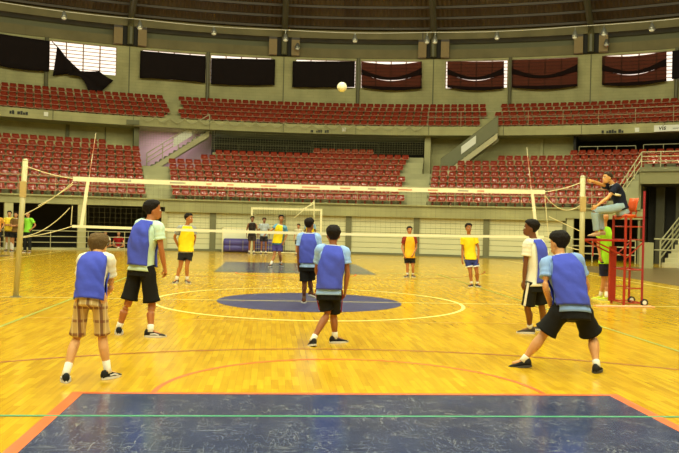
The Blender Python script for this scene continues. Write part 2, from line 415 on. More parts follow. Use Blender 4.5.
MB().arcbox(38.2, 41.6, A_D2, 60, 5.3, 5.5, 12).build('concourse_floor', M_dark, wb)
MB().arcbox(39.4, 39.6, 60, 180, 4.5, 6.9, 40).build('wall_panel', M_wallup, wb)
MB().arcbox(38.2, 39.5, -60, A_P0, 5.4, 5.51, 20).build('concourse_floor', M_conc, wb)
MB().arcbox(38.2, 39.5, A_BE, A_D2, 4.3, 4.4, 8).build('concourse_floor', M_conc, wb)
MB().arcbox(40.0, 40.2, A_P0-1, A_P2+.3, 4.3, 6.9, 6).build('wall_panel', M_lilac, wb)
MB().arcbox(38.2, 40.0, A_P2, A_P2+.25, 4.3, 6.9).build('wall_panel', M_dark, wb)
MB().arcbox(38.2, 40.0, A_P0-1, A_P2+.3, 4.28, 4.40, 6).build('concourse_floor', M_conc, wb)
ld = bpy.data.lights.new('corridor_light', 'AREA'); ld.shape = 'RECTANGLE'; ld.size = 2.5; ld.size_y = .4; ld.energy = 34; ld.color = (1, .86, .8)
lo = bpy.data.objects.new('corridor_light', ld); col.objects.link(lo); lo.location = pol(38.9, -9.6, 6.85); lo.rotation_euler = (0, 0, math.radians(9.6))

# lower wall with the cream panels, parapet and the two open undercrofts
wl = empty('wall_court', (CX, CY, 0)); struct(wl, 'low cream wall around the court below the seats')
A_O0 = -11.0; A_O1 = 26.9
MB().arcbox(RW-.12, RW+.3, A_O0, A_O1, 1.9, 2.47, 30).build('parapet', M_para, wl)
MB().arcbox(RW-.12, RW+.3, -60, A_O0, 2.12, 2.5, 24).build('parapet', M_para, wl)
MB().arcbox(RW-.12, RW+.3, A_O1, A_BOX+.3, 2.02, 2.5, 5).build('parapet', M_para, wl)
MB().arcbox(RW-.22, RW+.3, -60, A_BOX, 2.46, 2.53, 60).build('parapet_cap', M_para, wl)
MB().arcbox(RW-.12, RW+.3, 60, 300, 0, 2.5, 60).build('parapet', M_para, wl)
MB().arcbox(RW-.05, RW+.4, A_O0, A_O1, 0, .1, 30).build('plinth', M_dcol, wl)
edges = [A_O0, -6.5, .15, 6.55, 13.1, 19.7, A_O1]
NB = 7
for k in range(len(edges)-1):
    a0, a1 = edges[k]+.28, edges[k+1]-.28
    for j in range(NB):
        z0 = .1 + 1.8*j/NB
        MB().arcbox(RW+.12+.012*(j % 2), RW+.3, a0, a1, z0+.012, z0+1.8/NB-.006, 4).build('board', M_panel, wl)
    MB().arcbox(RW+.2, RW+.34, a0-.3, a1+.3, .1, 1.92, 4).build('backing', M_dcol, wl)
for e in edges:
    MB().arcbox(RW+.02, RW+.3, e-.28, e+.28, .1, 1.9).build('pilaster', M_dcol if e > -10 else M_colm, wl)
# undercrofts
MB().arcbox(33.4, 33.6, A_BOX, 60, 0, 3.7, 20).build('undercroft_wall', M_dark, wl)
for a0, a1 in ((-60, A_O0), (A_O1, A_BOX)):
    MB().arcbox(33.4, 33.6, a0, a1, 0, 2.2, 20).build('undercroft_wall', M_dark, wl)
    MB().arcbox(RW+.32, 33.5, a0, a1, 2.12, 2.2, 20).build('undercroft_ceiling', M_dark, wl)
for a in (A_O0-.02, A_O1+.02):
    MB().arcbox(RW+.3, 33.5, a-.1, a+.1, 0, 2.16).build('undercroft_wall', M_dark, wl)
for px in (8, 81.5):
    a = ang(px, 225, RW+.1)
    MB().arcbox(RW-.1, RW+.25, a-.36, a+.36, 0, 2.14).build('pilaster', M_colm, wl)
for a in (27.3,):
    MB().arcbox(RW-.05, RW+.25, a-.3, a+.3, 0, 2.05).build('pilaster', M_colm, wl)
MB().arcbox(RW-.1, RW+.2, -60, A_O0, 0, .1, 24).build('kerb', M_conc, wl)
# ------------------------------------------------------------------ stadium seats
M_seat = mat('red_moulded_plastic', (142,50,30), .2, .10, 5, spec=.75)
def seat_mesh():
    prof = [(-.21,.20),(-.19,.235),(-.03,.20),(.10,.21),(.16,.275),(.195,.39),(.22,.505)]   # (y outward, z)
    xs = [-.195,-.15,0,.15,.195]; lift = [.075,.03,0,.03,.075]
    top = []; bot = []
    for i, (y, z) in enumerate(prof):
        # normal of the profile, pointing to the sitter
        y0, z0 = prof[max(0,i-1)]; y1, z1 = prof[min(len(prof)-1,i+1)]
        l = math.hypot(y1-y0, z1-z0); ny, nz = -(z1-z0)/l, (y1-y0)/l
        wx = 1.0 if i < 5 else (.97 if i == 5 else .82)
        for x, lf in zip(xs, lift):
            lf2 = lf*(1 if 0 < i < 6 else .4)
            top.append(Vector((x*wx, y+ny*lf2, z+nz*lf2))); bot.append(Vector((x*wx, y+ny*(lf2-.022), z+nz*(lf2-.022))))
    nx = len(xs); npf = len(prof); k = nx*npf; fs = []
    for i in range(npf-1):
        for j in range(nx-1):
            a = i*nx+j; fs.append((a, a+1, a+nx+1, a+nx)); fs.append((k+a, k+a+nx, k+a+nx+1, k+a+1))
    loop = [j for j in range(nx)] + [i*nx+nx-1 for i in range(1,npf)] + [(npf-1)*nx+j for j in reversed(range(nx-1))] + [i*nx for i in reversed(range(1,npf-1))]
    for i in range(len(loop)):
        a, b_ = loop[i], loop[(i+1) % len(loop)]; fs.append((a, k+a, k+b_, b_))
    global NSH, NRIM
    m_ = MB().add(top+bot, fs)
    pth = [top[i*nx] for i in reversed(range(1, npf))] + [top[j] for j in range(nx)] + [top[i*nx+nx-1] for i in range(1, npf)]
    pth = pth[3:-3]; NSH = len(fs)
    m_.tube(pth, .019, 5)          # rolled front rim, coloured pale as a painted highlight
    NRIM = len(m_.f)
    m_.box(-.05,.05,-.05,.05,0,.19)
    return m_
SEATMB = seat_mesh(); seat_me = SEATMB.mesh('stadium_seat', smooth=True); seat_me.materials.append(M_seat)
M_rimhl = mat('pale_highlight_seat_rim', (196,128,96), .4, .35, 25)  # pale tone paints a highlight along each seat rim
seat_me.materials.append(M_rimhl)
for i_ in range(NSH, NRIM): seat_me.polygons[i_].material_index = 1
seats_list = []          # (row, block, index-from-its-aisle, angle)
PITCH_ANG = lambda R: math.degrees(.455/R)
def ok_row(i, a, blk):
    if blk == 'left':  return not (i == 8 and a > -15.6)
    if blk == 'centre':
        if i <= 5: return True
        if i == 6: return a > A_P1
        if i == 7: return a > A_P2
        return 2.9 < a < 8.8
    if i <= 5: return True
    if i == 6: return a > 16.6
    if i == 7: return a > 19.8
    return a > A_D2
rest = []
for i in range(9):
    R = ROWR[i]; p = PITCH_ANG(R)
    k = 0; a = A_L1 - p/2
    while a > -58: seats_list.append((i, 'left', k, a)); k += 1; a -= p
    k = 0; a = A_C0 + p/2
    while a < A_C1 - p/2 + .05: seats_list.append((i, 'centre', k, a)); k += 1; a += p
    k = 0; a = A_R0 + p/2
    lim = 30.6 + .32*i if i < 5 else 42
    while a < lim: seats_list.append((i, 'right', k, a)); k += 1; a += p
rowname = ['front','second','third','fourth','fifth','sixth']
nind = 0
for (i, blk, k, a) in seats_list:
    if not ok_row(i, a, blk): continue
    P = pol(ROWR[i], a, ROWZ[i])
    vis = -24.2 < a < 36
    if vis and i <= 4 and nind < 300:
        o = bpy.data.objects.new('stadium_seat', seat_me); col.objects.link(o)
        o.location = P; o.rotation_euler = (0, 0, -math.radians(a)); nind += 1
        ends = {'left': 'left block, %s from the purple-wall aisle', 'centre': 'centre block, %s from its left end', 'right': 'right block, %s from its left aisle'}[blk]
        tag(o, ('red plastic seat in %s row of ' % rowname[i]) + ends % ordinal(k+1), 'seat', 'red seats in the lower stand')
    else: rest.append((P, a))
for i in range(5):
    R = UPR[i]; p = PITCH_ANG(R); a = -48
    while a < 56:
        if not (-10.15 < a < -9.0 or 18.25 < a < 19.35): rest.append((pol(R, a, UPZ[i]), a))
        a += p
V = []; FF = []
for P, a in rest:
    ca, sa = math.cos(math.radians(-a)), math.sin(math.radians(-a)); k = len(V)
    for v in SEATMB.v: V.append((P.x + v.x*ca - v.y*sa, P.y + v.x*sa + v.y*ca, P.z + v.z))
    FF += [tuple(j+k for j in f_) for f_ in SEATMB.f]
me = bpy.data.meshes.new('stadium_seats'); me.from_pydata(V, [], FF); me.materials.append(M_seat); me.materials.append(M_rimhl)
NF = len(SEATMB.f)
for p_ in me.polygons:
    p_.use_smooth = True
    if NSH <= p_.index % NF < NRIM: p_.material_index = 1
bm = bmesh.new(); bm.from_mesh(me); bmesh.ops.recalc_face_normals(bm, faces=bm.faces); bm.to_mesh(me); bm.free()
o = bpy.data.objects.new('stadium_seats', me); col.objects.link(o)
tag(o, 'rows of red plastic seats in the upper and rear stands', 'seats', kind='stuff')

# ------------------------------------------------------------------ upper window wall
RU = 43.5; ZS, ZT = 10.75, 12.58
wu = empty('wall_upper', (CX, CY, 8)); struct(wu, 'upper block wall with window openings')
MB().arcbox(RU, RU+.25, -180, 180, 8.9, ZS, 144).build('wall_panel', M_wallup, wu)
MB().arcbox(RU, RU+.25, -180, 180, ZT, 12.72, 144).build('wall_panel', M_wallup, wu)
ribs = [.15 + 13.3333*k for k in range(-13, 14)]
for a in ribs:
    MB().arcbox(RU, RU+.25, a-1.07, a+1.07, ZS, ZT, 2).build('pier', M_wallup, wu)
    MB().arcbox(RU-.015, RU, a-.05, a+.05, 9.0, 12.7).build('expansion_joint', M_dcol, wu)
    MB().arcbox(RU, RU+.25, a+6.667-.22, a+6.667+.22, ZS, ZT).build('pier', M_wallup, wu)
MB().arcbox(RU-.1, RU+.4, -180, 180, 12.72, 13.32, 144).build('ring_beam', M_ring, wu)
MB().arcbox(RU+.9, RU+1.1, -180, 180, 13.2, 14.4, 144).build('vent_back', M_dcol, wu)
MB().arcbox(RU-.5, RU+1.1, -180, 180, 13.92, 14.5, 144).build('ring_beam', M_ring, wu)
# windows
M_pane = bpy.data.materials.new('daylit_frosted_glass'); M_pane.use_nodes = True
_b = M_pane.node_tree.nodes['Principled BSDF']; _b.inputs['Base Color'].default_value = (.8,.8,.8,1)
_b.inputs['Emission Color'].default_value = (1,.84,.72,1); _b.inputs['Emission Strength'].default_value = 1.1
M_mull = mat('brown_window_bar', (150,112,86), .6, .1)
wins = []
for a in ribs:
    mid = a + 6.667
    for (s0, s1) in ((mid-5.6, mid-.22), (mid+.22, mid+5.6)):
        if -32 < (s0+s1)/2 < 44: wins.append((s0, s1))
wins.sort()
for k, (s0, s1) in enumerate(wins):
    wn = empty('window_%d' % (k+1), pol(RU, (s0+s1)/2, ZS)); struct(wn, 'daylit louvred window high on the upper wall')
    NCOL = 4; NR = 8
    for c in range(NCOL):
        c0 = s0 + (s1-s0)*c/NCOL; c1 = s0 + (s1-s0)*(c+1)/NCOL
        for r in range(NR):
            z0 = ZS + (ZT-ZS)*r/NR; z1 = ZS + (ZT-ZS)*(r+1)/NR
            b = MB(); q0 = [pol(RU+.12, c0+.03, z0), pol(RU+.12, c1-.03, z0), pol(RU+.16, c1-.03, z1-.02), pol(RU+.16, c0+.03, z1-.02)]
            q1 = [pol(RU+.13, c0+.03, z0), pol(RU+.13, c1-.03, z0), pol(RU+.17, c1-.03, z1-.02), pol(RU+.17, c0+.03, z1-.02)]
            b.hexa(q0+q1).build('pane', M_pane, wn)
    for r in range(NR+1):
        z0 = ZS + (ZT-ZS)*r/NR
        MB().arcbox(RU+.08, RU+.19, s0, s1, z0-.018, z0+.012, 2).build('louvre_bar', M_mull, wn)
    for c in range(NCOL+1):
        c0 = s0 + (s1-s0)*c/NCOL
        MB().arcbox(RU+.06, RU+.2, c0-.045, c0+.045, ZS, ZT).build('mullion', M_mull, wn)
# drain pipes between the window pairs
for a in ribs:
    mid = a + 6.667
    if -34 < mid < 46:
        pp = MB().tube([pol(RU-.16, mid, 8.96), pol(RU-.16, mid, 12.7)], .12, 10).build('drain_pipe', M_pipe, wu)

# ------------------------------------------------------------------ roof
ceil = empty('ceiling', (CX, CY, 12)); struct(ceil, 'dark corrugated roof rising from the ring beam')
def roofz(R): return 14.5 + (43.3-R)*.16
prof = [(44.6, 14.5), (43.3, 14.5), (30, roofz(30)), (15, roofz(15)), (0.01, roofz(0.01))]
MB().sweep(prof, -180, 180, 144, False).build('roof_deck', M_roof, ceil)
for R in (42.6, 41.0, 39.4, 37.8, 34, 28, 22, 16):
    MB().arcbox(R-.08, R+.08, -180, 180, roofz(R)-.16, roofz(R)-.02, 108).build('purlin', M_rib, ceil)
for a in ribs:
    MB().tube([pol(RU-.55, a, 12.75), pol(RU-.6, a, 13.9), pol(RU-1.2, a, 14.3), pol(34, a, roofz(34)-.3), pol(6, a, roofz(6)-.3)], .2, 8).build('rib_pipe', M_pipe, ceil)
    for s in (-1, 1):
        MB().arcbox(RU-.55, RU+.1, a+s*1.0-.36, a+s*1.0+.36, 12.72, 13.75, 1).build('bracket', M_cbr, ceil)
        MB().arcbox(RU-.5, RU+.1, a+s*1.0-.36, a+s*1.0+.36, 13.75, 14.5, 1).build('bracket_post', M_rib, ceil)
    MB().arcbox(RU-.3, RU-.1, a-.64, a+.64, 12.72, 14.5, 1).build('bracket_web', M_dark, ceil)

# lamps over the court (out of the picture, where the light comes from)
M_hous = mat('grey_lamp_housing', (120,120,116), .4, .05, metal=.5)
for k, (lx, ly) in enumerate(LAMP_SPOTS):
    R = math.hypot(lx-CX, ly-CY)
    e = empty('hall_lamp', (lx, ly, LAMP_Z), 'high-bay lamp, %s from left in %s row from the far end' % (ORD[k % 4], ORD[6-k//4]), 'lamp', 'high-bay lamps above the court')
    MB().tube([Vector((lx,ly,LAMP_Z+.02)), Vector((lx,ly,LAMP_Z+.25)), Vector((lx,ly,LAMP_Z+.5))], [.5,.35,.12], 14).build('housing', M_hous, e)
    MB().tube([Vector((lx,ly,LAMP_Z+.5)), Vector((lx,ly,roofz(R)-.02))], .02, 6).build('rod', M_hous, e)

# cable ring with small floodlights
M_cable = mat('pale_steel_cable', (206,200,180), .4, .05)
pts = [pol(35, -40 + 90*i/60, 12.43 - .05*math.sin(PI*((-40+90*i/60-.15)/13.333 % 1))) for i in range(61)]
tag(MB().tube(pts, .02, 6).build('cable', M_cable), 'thin pale cable strung round under the dark roof', 'cable')
M_bulb = mat('clear_lamp_glass', (225,222,205), .15, .02)
flo = [(64,13.5,35),(140,24,35),(214,29.5,35),(285.5,36,35),(355,37,35),(427,38,35),(435,38,35),(497,34,35),(575,33,35),(604,30,35),(652,25.5,35),(297.5,45,42.4),(606.5,41,42.4)]
fl_lab = ['small silver floodlight on the cable above the fallen curtain', 'small silver floodlight on the cable at the roof rib right of the bare window',
 'small silver floodlight on the cable midway between the first and second roof ribs', 'small silver floodlight on the cable in front of the second roof rib',
 'small silver floodlight on the cable above the ball', 'small silver floodlight just left of the third roof rib', 'small silver floodlight just right of the third roof rib',
 'small silver floodlight on the cable above the drain pipe right of centre', 'small silver floodlight just left of the fourth roof rib', 'small silver floodlight on the cable just right of the fourth roof rib',
 'rightmost small silver floodlight on the cable', 'tiny lamp on the ring beam right of the second roof rib', 'tiny lamp on the ring beam right of the fourth roof rib']
for k, (px, py, R) in enumerate(flo):
    P, a = cylhit(px, py, R); d = (pol(R, a)-pol(R-1, a)).normalized()
    zt = 12.45 if R < 40 else P.z + .35
    e = empty('floodlight', P, fl_lab[k], 'floodlight', 'little floodlights under the roof')
    if R < 40: MB().tube([Vector((P.x,P.y,P.z+.08)), Vector((P.x,P.y,12.4))], .022, 6).build('stem', M_alu, e)
    else: MB().bar((P.x,P.y,P.z), P + d*.62, .05, .05).build('bracket', M_alu, e)
    MB().tube([P+Vector((0,0,.12)), P+Vector((0,0,.02)), P-Vector((0,0,.12)), P-Vector((0,0,.22))], [.06,.1,.16,.18], 10).build('housing', M_alu, e, True)
    MB().sphere(P-Vector((0,0,.24)), .14, 10, 7, (1,1,.7)).build('bulb', M_bulb, e, True)

# ------------------------------------------------------------------ curtains
def cloth(name, rgb, tr, trc):
    M = bpy.data.materials.new(name); M.use_nodes = True; nt = M.node_tree; N = nt.nodes; L = nt.links
    b = N['Principled BSDF']; b.inputs['Base Color'].default_value = lin(rgb); b.inputs['Roughness'].default_value = .9; b.inputs['Specular IOR Level'].default_value = .1
    n = N.new('ShaderNodeTexNoise'); n.inputs['Scale'].default_value = 3
    tc = N.new('ShaderNodeTexCoord'); L.new(tc.outputs['Object'], n.inputs['Vector'])
    bp = N.new('ShaderNodeBump'); bp.inputs['Strength'].default_value = .3; bp.inputs['Distance'].default_value = .05
    L.new(n.outputs['Fac'], bp.inputs['Height']); L.new(bp.outputs['Normal'], b.inputs['Normal'])
    if tr > 0:
        t = N.new('ShaderNodeBsdfTransparent'); t.inputs[0].default_value = lin(trc); mx = N.new('ShaderNodeMixShader'); mx.inputs[0].default_value = tr
        L.new(b.outputs[0], mx.inputs[1]); L.new(t.outputs[0], mx.inputs[2]); L.new(mx.outputs[0], N['Material Output'].inputs['Surface'])
    return M
M_black = cloth('black_curtain_cloth', (34,27,26), 0, (0,0,0))
M_sheer = cloth('sheer_maroon_cloth', (84,54,42), .42, (178,126,106))
M_sheerd = cloth('doubled_dark_cloth', (36,24,22), .12, (150,70,60))
def sheet(x0, x1, tl, tr_, bl, br_, R, sag_t=0, sag_b=0, nu=16, nv=6, amp=.05, ph=0, thick=.012):
    """cloth panel between pixel corners, on the arc of radius R"""
    a0 = ang(x0, (tl+bl)/2, R); a1 = ang(x1, (tr_+br_)/2, R)
    z = lambda x, y: cylhit(x, y, R)[0].z
    ztl, ztr, zbl, zbr = z(x0,tl), z(x1,tr_), z(x0,bl), z(x1,br_)
    b = MB(); vs = []; fs = []
    for side in (0, 1):
        for j in range(nv+1):
            for i in range(nu+1):
                u = i/nu; v = j/nv; s = math.sin(PI*u)
                zt = ztl+(ztr-ztl)*u - sag_t*s; zb = zbl+(zbr-zbl)*u - sag_b*s
                rr = R + amp*math.sin(u*19+ph+v*1.3)*(.3+.7*v) + side*thick
                vs.append(pol(rr, a0+(a1-a0)*u, zt+(zb-zt)*v))
    st = (nu+1)*(nv+1)
    for j in range(nv):
        for i in range(nu):
            k = j*(nu+1)+i
            fs.append((k, k+1, k+nu+2, k+nu+1)); fs.append((st+k, st+k+nu+1, st+k+nu+2, st+k+1))
    loop = [i for i in range(nu+1)] + [j*(nu+1)+nu for j in range(1,nv+1)] + [nv*(nu+1)+i for i in reversed(range(nu))] + [j*(nu+1) for j in reversed(range(1,nv))]
    for i in range(len(loop)):
        p_, q_ = loop[i], loop[(i+1) % len(loop)]; fs.append((p_, st+p_, st+q_, q_))
    return b.add(vs, fs)
RC = RU-.42
for (args, lab) in [
    ((-14, 49.5, 31.5, 41, 62.5, 71.5, RC, .0, .12), 'black curtain on the leftmost window beside the bare one'),
    ((140, 205.5, 50.5, 56, 78, 83, RC, .0, -.06), 'black curtain on the window right of the bare window'),
    ((211, 275, 57.8, 59.2, 84, 85, RC, .0, .05), 'black curtain left of the second roof rib'),
    ((292.5, 354.8, 61, 61.2, 87, 87, RC, .0, .03), 'black curtain behind the flying ball'),
    ((672, 720, 51, 44, 79, 72, RC, .0, .03), 'dark curtain cut off by the right edge of the picture')]:
    tag(sheet(*args).build('curtain', M_black, None, True), lab, 'curtain', 'window curtains on the upper wall')
for (x0,x1,tl,tr_,bl,br_,st_,sb_,lab) in [(361.5,421.8,61.5,61.5,86.5,87.5,.17,.1,'sheer maroon curtain sagging just right of the ball'),
    (447.3,504,61,61,86.5,87.5,.03,.15,'sheer maroon curtain right of the third roof rib with torn hem'),
    (511.8,577.5,60,57.5,86.5,85,.02,.05,'sheer maroon curtain left of the fourth roof rib'),
    (602,666.5,56,51,84,80,.14,.1,'sheer maroon curtain nearest the right edge with a bright gap on top')]:
    e = empty('curtain', cylhit((x0+x1)/2, bl, RC)[0], lab, 'curtain', 'window curtains on the upper wall')
    h0 = bl-tl; h1 = br_-tr_
    sheet(x0,x1,tl,tr_,tl+h0*.5,tr_+h1*.47,RC,st_,.42).build('sheer_panel', M_sheer, e, True)
    sheet(x0,x1,tl+h0*.48,tr_+h1*.45,bl,br_,RC+.03,.40 if st_ == .02 else .50,sb_).build('sheer_panel', M_sheer, e, True)
    sheet(x0,x1,tl+h0*.30,tr_+h1*.24,tl+h0*.52,tr_+h1*.50,RC-.06,.58,.36).build('fold', M_sheerd, e, True)
    sheet(x0,x1,bl-1.2,br_-1.2,bl+1.0,br_+1.0,RC-.05,.05,.16).build('hem', M_sheerd, e, True)
# the fallen curtain: a hanging sail that twists and fans out over the wall below the window
def ribbon(rows_, R, M, name, parent, th=.05):
    """rows_: list of (left px, right px) pairs; lofted cloth with thickness"""
    vs = []; fs = []; nu = 8
    for side in (0,1):
        for j, (p0, p1) in enumerate(rows_):
            for i in range(nu+1):
                u = i/nu; x = p0[0]+(p1[0]-p0[0])*u; y = p0[1]+(p1[1]-p0[1])*u
                rr = R - .12*math.sin(u*9+j*.7)*(.4 if j < 2 else 1) + side*th
                P, a = cylhit(x, y, rr); vs.append(P)
    nv = len(rows_)-1; st = (nu+1)*(nv+1)
    for j in range(nv):
        for i in range(nu):
            k = j*(nu+1)+i
            fs.append((k, k+1, k+nu+2, k+nu+1)); fs.append((st+k, st+k+nu+1, st+k+nu+2, st+k+1))
    loop = [i for i in range(nu+1)] + [j*(nu+1)+nu for j in range(1,nv+1)] + [nv*(nu+1)+i for i in reversed(range(nu))] + [j*(nu+1) for j in reversed(range(1,nv))]
    for i in range(len(loop)):
        p_, q_ = loop[i], loop[(i+1) % len(loop)]; fs.append((p_, st+p_, st+q_, q_))
    return MB().add(vs, fs).build(name, M, parent, True)
e = empty('curtain', cylhit(85, 85, RC)[0], 'black curtain fallen half off its window and hanging twisted', 'curtain', 'window curtains on the upper wall')
ribbon([((57,46.5),(58,46.5)), ((55.5,58),(66,57)), ((54,68),(75,66)), ((52.7,76),(81,72))], RC, M_black, 'hanging_half', e)
ribbon([((68,75),(74,65)), ((80,76.5),(80.5,71)), ((84,81),(90,71.5)), ((88,90),(99,71)), ((95,91.5),(107,77)), ((102,91),(113.5,80.5))], RC-.1, M_black, 'fanned_half', e)
MB().tube([cylhit(52,41.5,RC)[0], cylhit(57.5,47,RC)[0]], .03, 6).build('cord', M_black, e)

# ------------------------------------------------------------------ stairs up to the upper tier, each with its plate
M_stair = mat('grey_green_concrete', (118,118,88), .8, .1, 2)
M_stairs2 = mat('pale_stair_concrete', (190,182,140), .8, .08, 2)
M_plate = mat('white_notice_plate', (226,224,206), .5, .06, 4)
def flight(name, lab, R, a0, z0, a1, z1, solid, plate, nst=14, wd=1.2):
    e = empty(name, pol(R, (a0+a1)/2, z0), lab, 'staircase')
    for i in range(nst):
        s0 = a0+(a1-a0)*i/nst; s1 = a0+(a1-a0)*(i+1)/nst; z = z0+(z1-z0)*(i+1)/nst
        MB().arcbox(R, R+wd, s0, s1+.02, z-.16, z).build('step', M_stair, e)
    def slab(Rr, d0, d1, th, M, nm, e0=0, e1=0):
        p = [pol(Rr,a0-e0,z0+d0), pol(Rr+th,a0-e0,z0+d0), pol(Rr+th,a1+e1,z1+d0), pol(Rr,a1+e1,z1+d0), pol(Rr,a0-e0,z0+d1), pol(Rr+th,a0-e0,z0+d1), pol(Rr+th,a1+e1,z1+d1), pol(Rr,a1+e1,z1+d1)]
        return MB().hexa(p).build(nm, M, e)
    slab(R-.06, -.34, .02, .1, M_stairs2, 'stringer')
    slab(R+wd-.04, -.34, .02, .1, M_stairs2, 'stringer')
    if solid: slab(R-.04, .08, .98, .05, M_stair, 'side_panel')
    for d in (.45, .72, 1.0):
        MB().tube([pol(R, a0, z0+d), pol(R, a1, z1+d)], .028, 6).build('handrail', M_rail if not solid else M_dcol, e)
    for i in range(5):
        a = a0+(a1-a0)*i/4; z = z0+(z1-z0)*i/4
        MB().tube([pol(R, a, z-.1), pol(R, a, z+1.0)], .03, 6).build('rail_post', M_rail if not solid else M_dcol, e)
    (u0, u1, v0, v1) = plate
    q = []
    for rr in (R-.13, R-.09):
        for (u, v) in ((u0,v0),(u1,v0),(u1,v1),(u0,v1)):
            q.append(pol(rr, a0+(a1-a0)*u, z0+(z1-z0)*u+v))
    MB().hexa(q).build('notice_plate', M_plate, e)
flight('staircase', 'stair with pale notice climbing in front of the lilac wall', 38.3, -11.9, 4.4, -6.5, 6.9, False, (.42,.72,.35,.9))
flight('staircase', 'grey-green stair with solid side and white notice plate on the right', 36.9, 14.7, 4.45, 19.7, 6.95, True, (.36,.62,.36,.82))

# ------------------------------------------------------------------ rails
def rail(name, lab, R, a0, a1, zs, z0, step, M, r=.028, cat='railing', n=24):
    e = empty(name, pol(R, (a0+a1)/2, z0), lab, cat)
    for z in zs: MB().tube([pol(R, a0+(a1-a0)*i/n, z) for i in range(n+1)], r, 6).build('bar', M, e)
    k = max(1, round((a1-a0)/step))
    for i in range(k+1):
        a = a0+(a1-a0)*i/k; MB().tube([pol(R, a, z0), pol(R, a, max(zs))], r, 6).build('post', M, e)
    return e
rail('railing', 'pale two-bar guard rail on the right half of the upper stand', 37.45, 13.4, 46, (7.95, 8.3), 7.3, 3.0, M_rail, .013)
rail('railing', 'low pale rail in front of the dark undercroft on the left', 29.25, -34, -11.4, (.35, .62, .88), 0, 3.3, M_rail, .018)
rail('railing', 'pale rail in front of the dark undercroft beside the red umpire stand', 29.25, 27.5, 33.0, (.4, .75, 1.05), 0, 1.8, M_rail)
rail('railing', 'thin pale guard rail along the front row of the lower seats', 29.65, -30, 32.2, (3.03, 3.42), 2.45, 3.1, M_rail, .011)
rail('railing', 'thin rail closing the top row in front of the dark centre opening', 38.0, -6.0, 2.7, (6.15,), 5.5, 2.2, M_dcol, .012)
rail('railing', 'thin rail behind the raised top row of the centre block', 38.0, 2.9, 8.9, (6.4,), 5.5, 2.0, M_dcol, .012)
rail('railing', 'thin rail behind the top seats right of the grey-green stair', 38.0, 26.6, 31.2, (6.25,), 5.5, 1.55, M_rail, .02)
rail('railing', 'thin rail in the dark opening at the far right', 38.0, 31.8, 38, (6.3,), 5.5, 1.55, M_rail, .02)

# safety net with a scalloped head rope in front of the openings
M_net = mat('grey_safety_net_cord', (150,146,104), .8, .05)
e = empty('safety_net', pol(37.3, 2, 5.6), 'thin grey safety net with scalloped rope hanging from the upper beam', 'net')
b = MB(); A0, A1 = -12.6, 13.0; nx = 110
zt = lambda a: 7.45 - .28*abs(math.sin(PI*(a-A0)/1.28))
for i in range(nx+1):
    a = A0+(A1-A0)*i/nx; b.bar(pol(37.3, a, 5.75), pol(37.3, a, zt(a)), .007)
for j in range(11):
    z = 5.75+.14*j
    for i in range(24):
        b.bar(pol(37.3, A0+(A1-A0)*i/24, z), pol(37.3, A0+(A1-A0)*(i+1)/24, z), .007)
o = b.build('mesh_cords', M_net, e); o['kind'] = 'stuff'
MB().tube([pol(37.28, A0+(A1-A0)*i/200, zt(A0+(A1-A0)*i/200)) for i in range(201)], .022, 5).build('head_rope', M_rail, e)

# ------------------------------------------------------------------ lettering and plates on the upper beam
M_ink = mat('black_sign_paint', (30,28,22), .7, .05)
def beam_text(px, py, widths, h, lab):
    P, a = cylhit(px, py, 37.44); e = empty('beam_sign', P, lab, 'sign')
    aa = a
    for k, wd in enumerate(widths):
        if wd > 0:
            hh = h*(.8+.2*math.sin(k*2.1))
            MB().arcbox(37.46, 37.495, aa, aa+math.degrees(wd/37.4), P.z, P.z+hh).build('mark', M_ink, e)
        aa += math.degrees((abs(wd)+.025)/37.4)
beam_text(310.5, 132.2, (.16,-.12,.1,.14,.08,-.1,.12,.1), .17, 'small black lettering on the upper beam above the centre block')
beam_text(601.5, 133.2, (.12,-.08,.1,.14,.1,.12,-.05,.14,.1), .2, 'black lettering on the upper beam right of the grey-green stair')
beam_text(9.5, 113.5, (.1,.12,-.1,.14,.1,.1,.12), .2, 'faint black lettering on the upper beam at the far left')
for (px, py, lab) in ((46, 114.3, 'small cream plate on the upper beam at the left'), (344, 129.8, 'small cream plate on the upper beam near the middle'), (637, 130, 'small cream plate on the upper beam at the right')):
    P, a = cylhit(px, py, 37.44)
    tag(MB().arcbox(37.44, 37.5, a-.17, a+.17, P.z-.1, P.z+.13).build('beam_plate', M_plate), lab, 'plate')
P, a = cylhit(133, 122.3, 37.4)
tag(MB().arcbox(37.40, 37.5, a-.55, a+.55, P.z-.12, P.z+.14).build('beam_plate', M_dcol), 'dark green plate on the upper beam left of the lilac wall', 'plate')
# white banner on the right
P0, a0 = cylhit(654, 130.5, 37.38); e = empty('banner', P0, 'white sponsor banner on the upper beam at the right edge', 'banner')
MB().arcbox(37.36, 37.48, a0, a0+7, 6.93, 7.27, 6).build('board', M_plate, e)
cu = bpy.data.curves.new('lettering', 'FONT'); cu.body = 'vis'; cu.size = .36; cu.extrude = .004; cu.shear = .15; cu.offset = .006
to = bpy.data.objects.new('lettering_tmp', cu); col.objects.link(to)
dg = bpy.context.evaluated_depsgraph_get(); dg.update()
tme = bpy.data.meshes.new_from_object(to.evaluated_get(dg)); bpy.data.objects.remove(to)
tme.materials.clear(); tme.materials.append(M_ink)
to = bpy.data.objects.new('lettering', tme); col.objects.link(to); to.parent = e
PP = pol(37.345, a0+.35, 7.02); to.location = PP - Vector(e.location); to.rotation_euler = (PI/2, 0, -math.radians(a0))
M_gprint = mat('grey_banner_print', (150,150,146), .6, .05)
MB().arcbox(37.345, 37.36, a0+1.45, a0+3.4, 7.06, 7.1, 2).build('print_line', M_gprint, e)
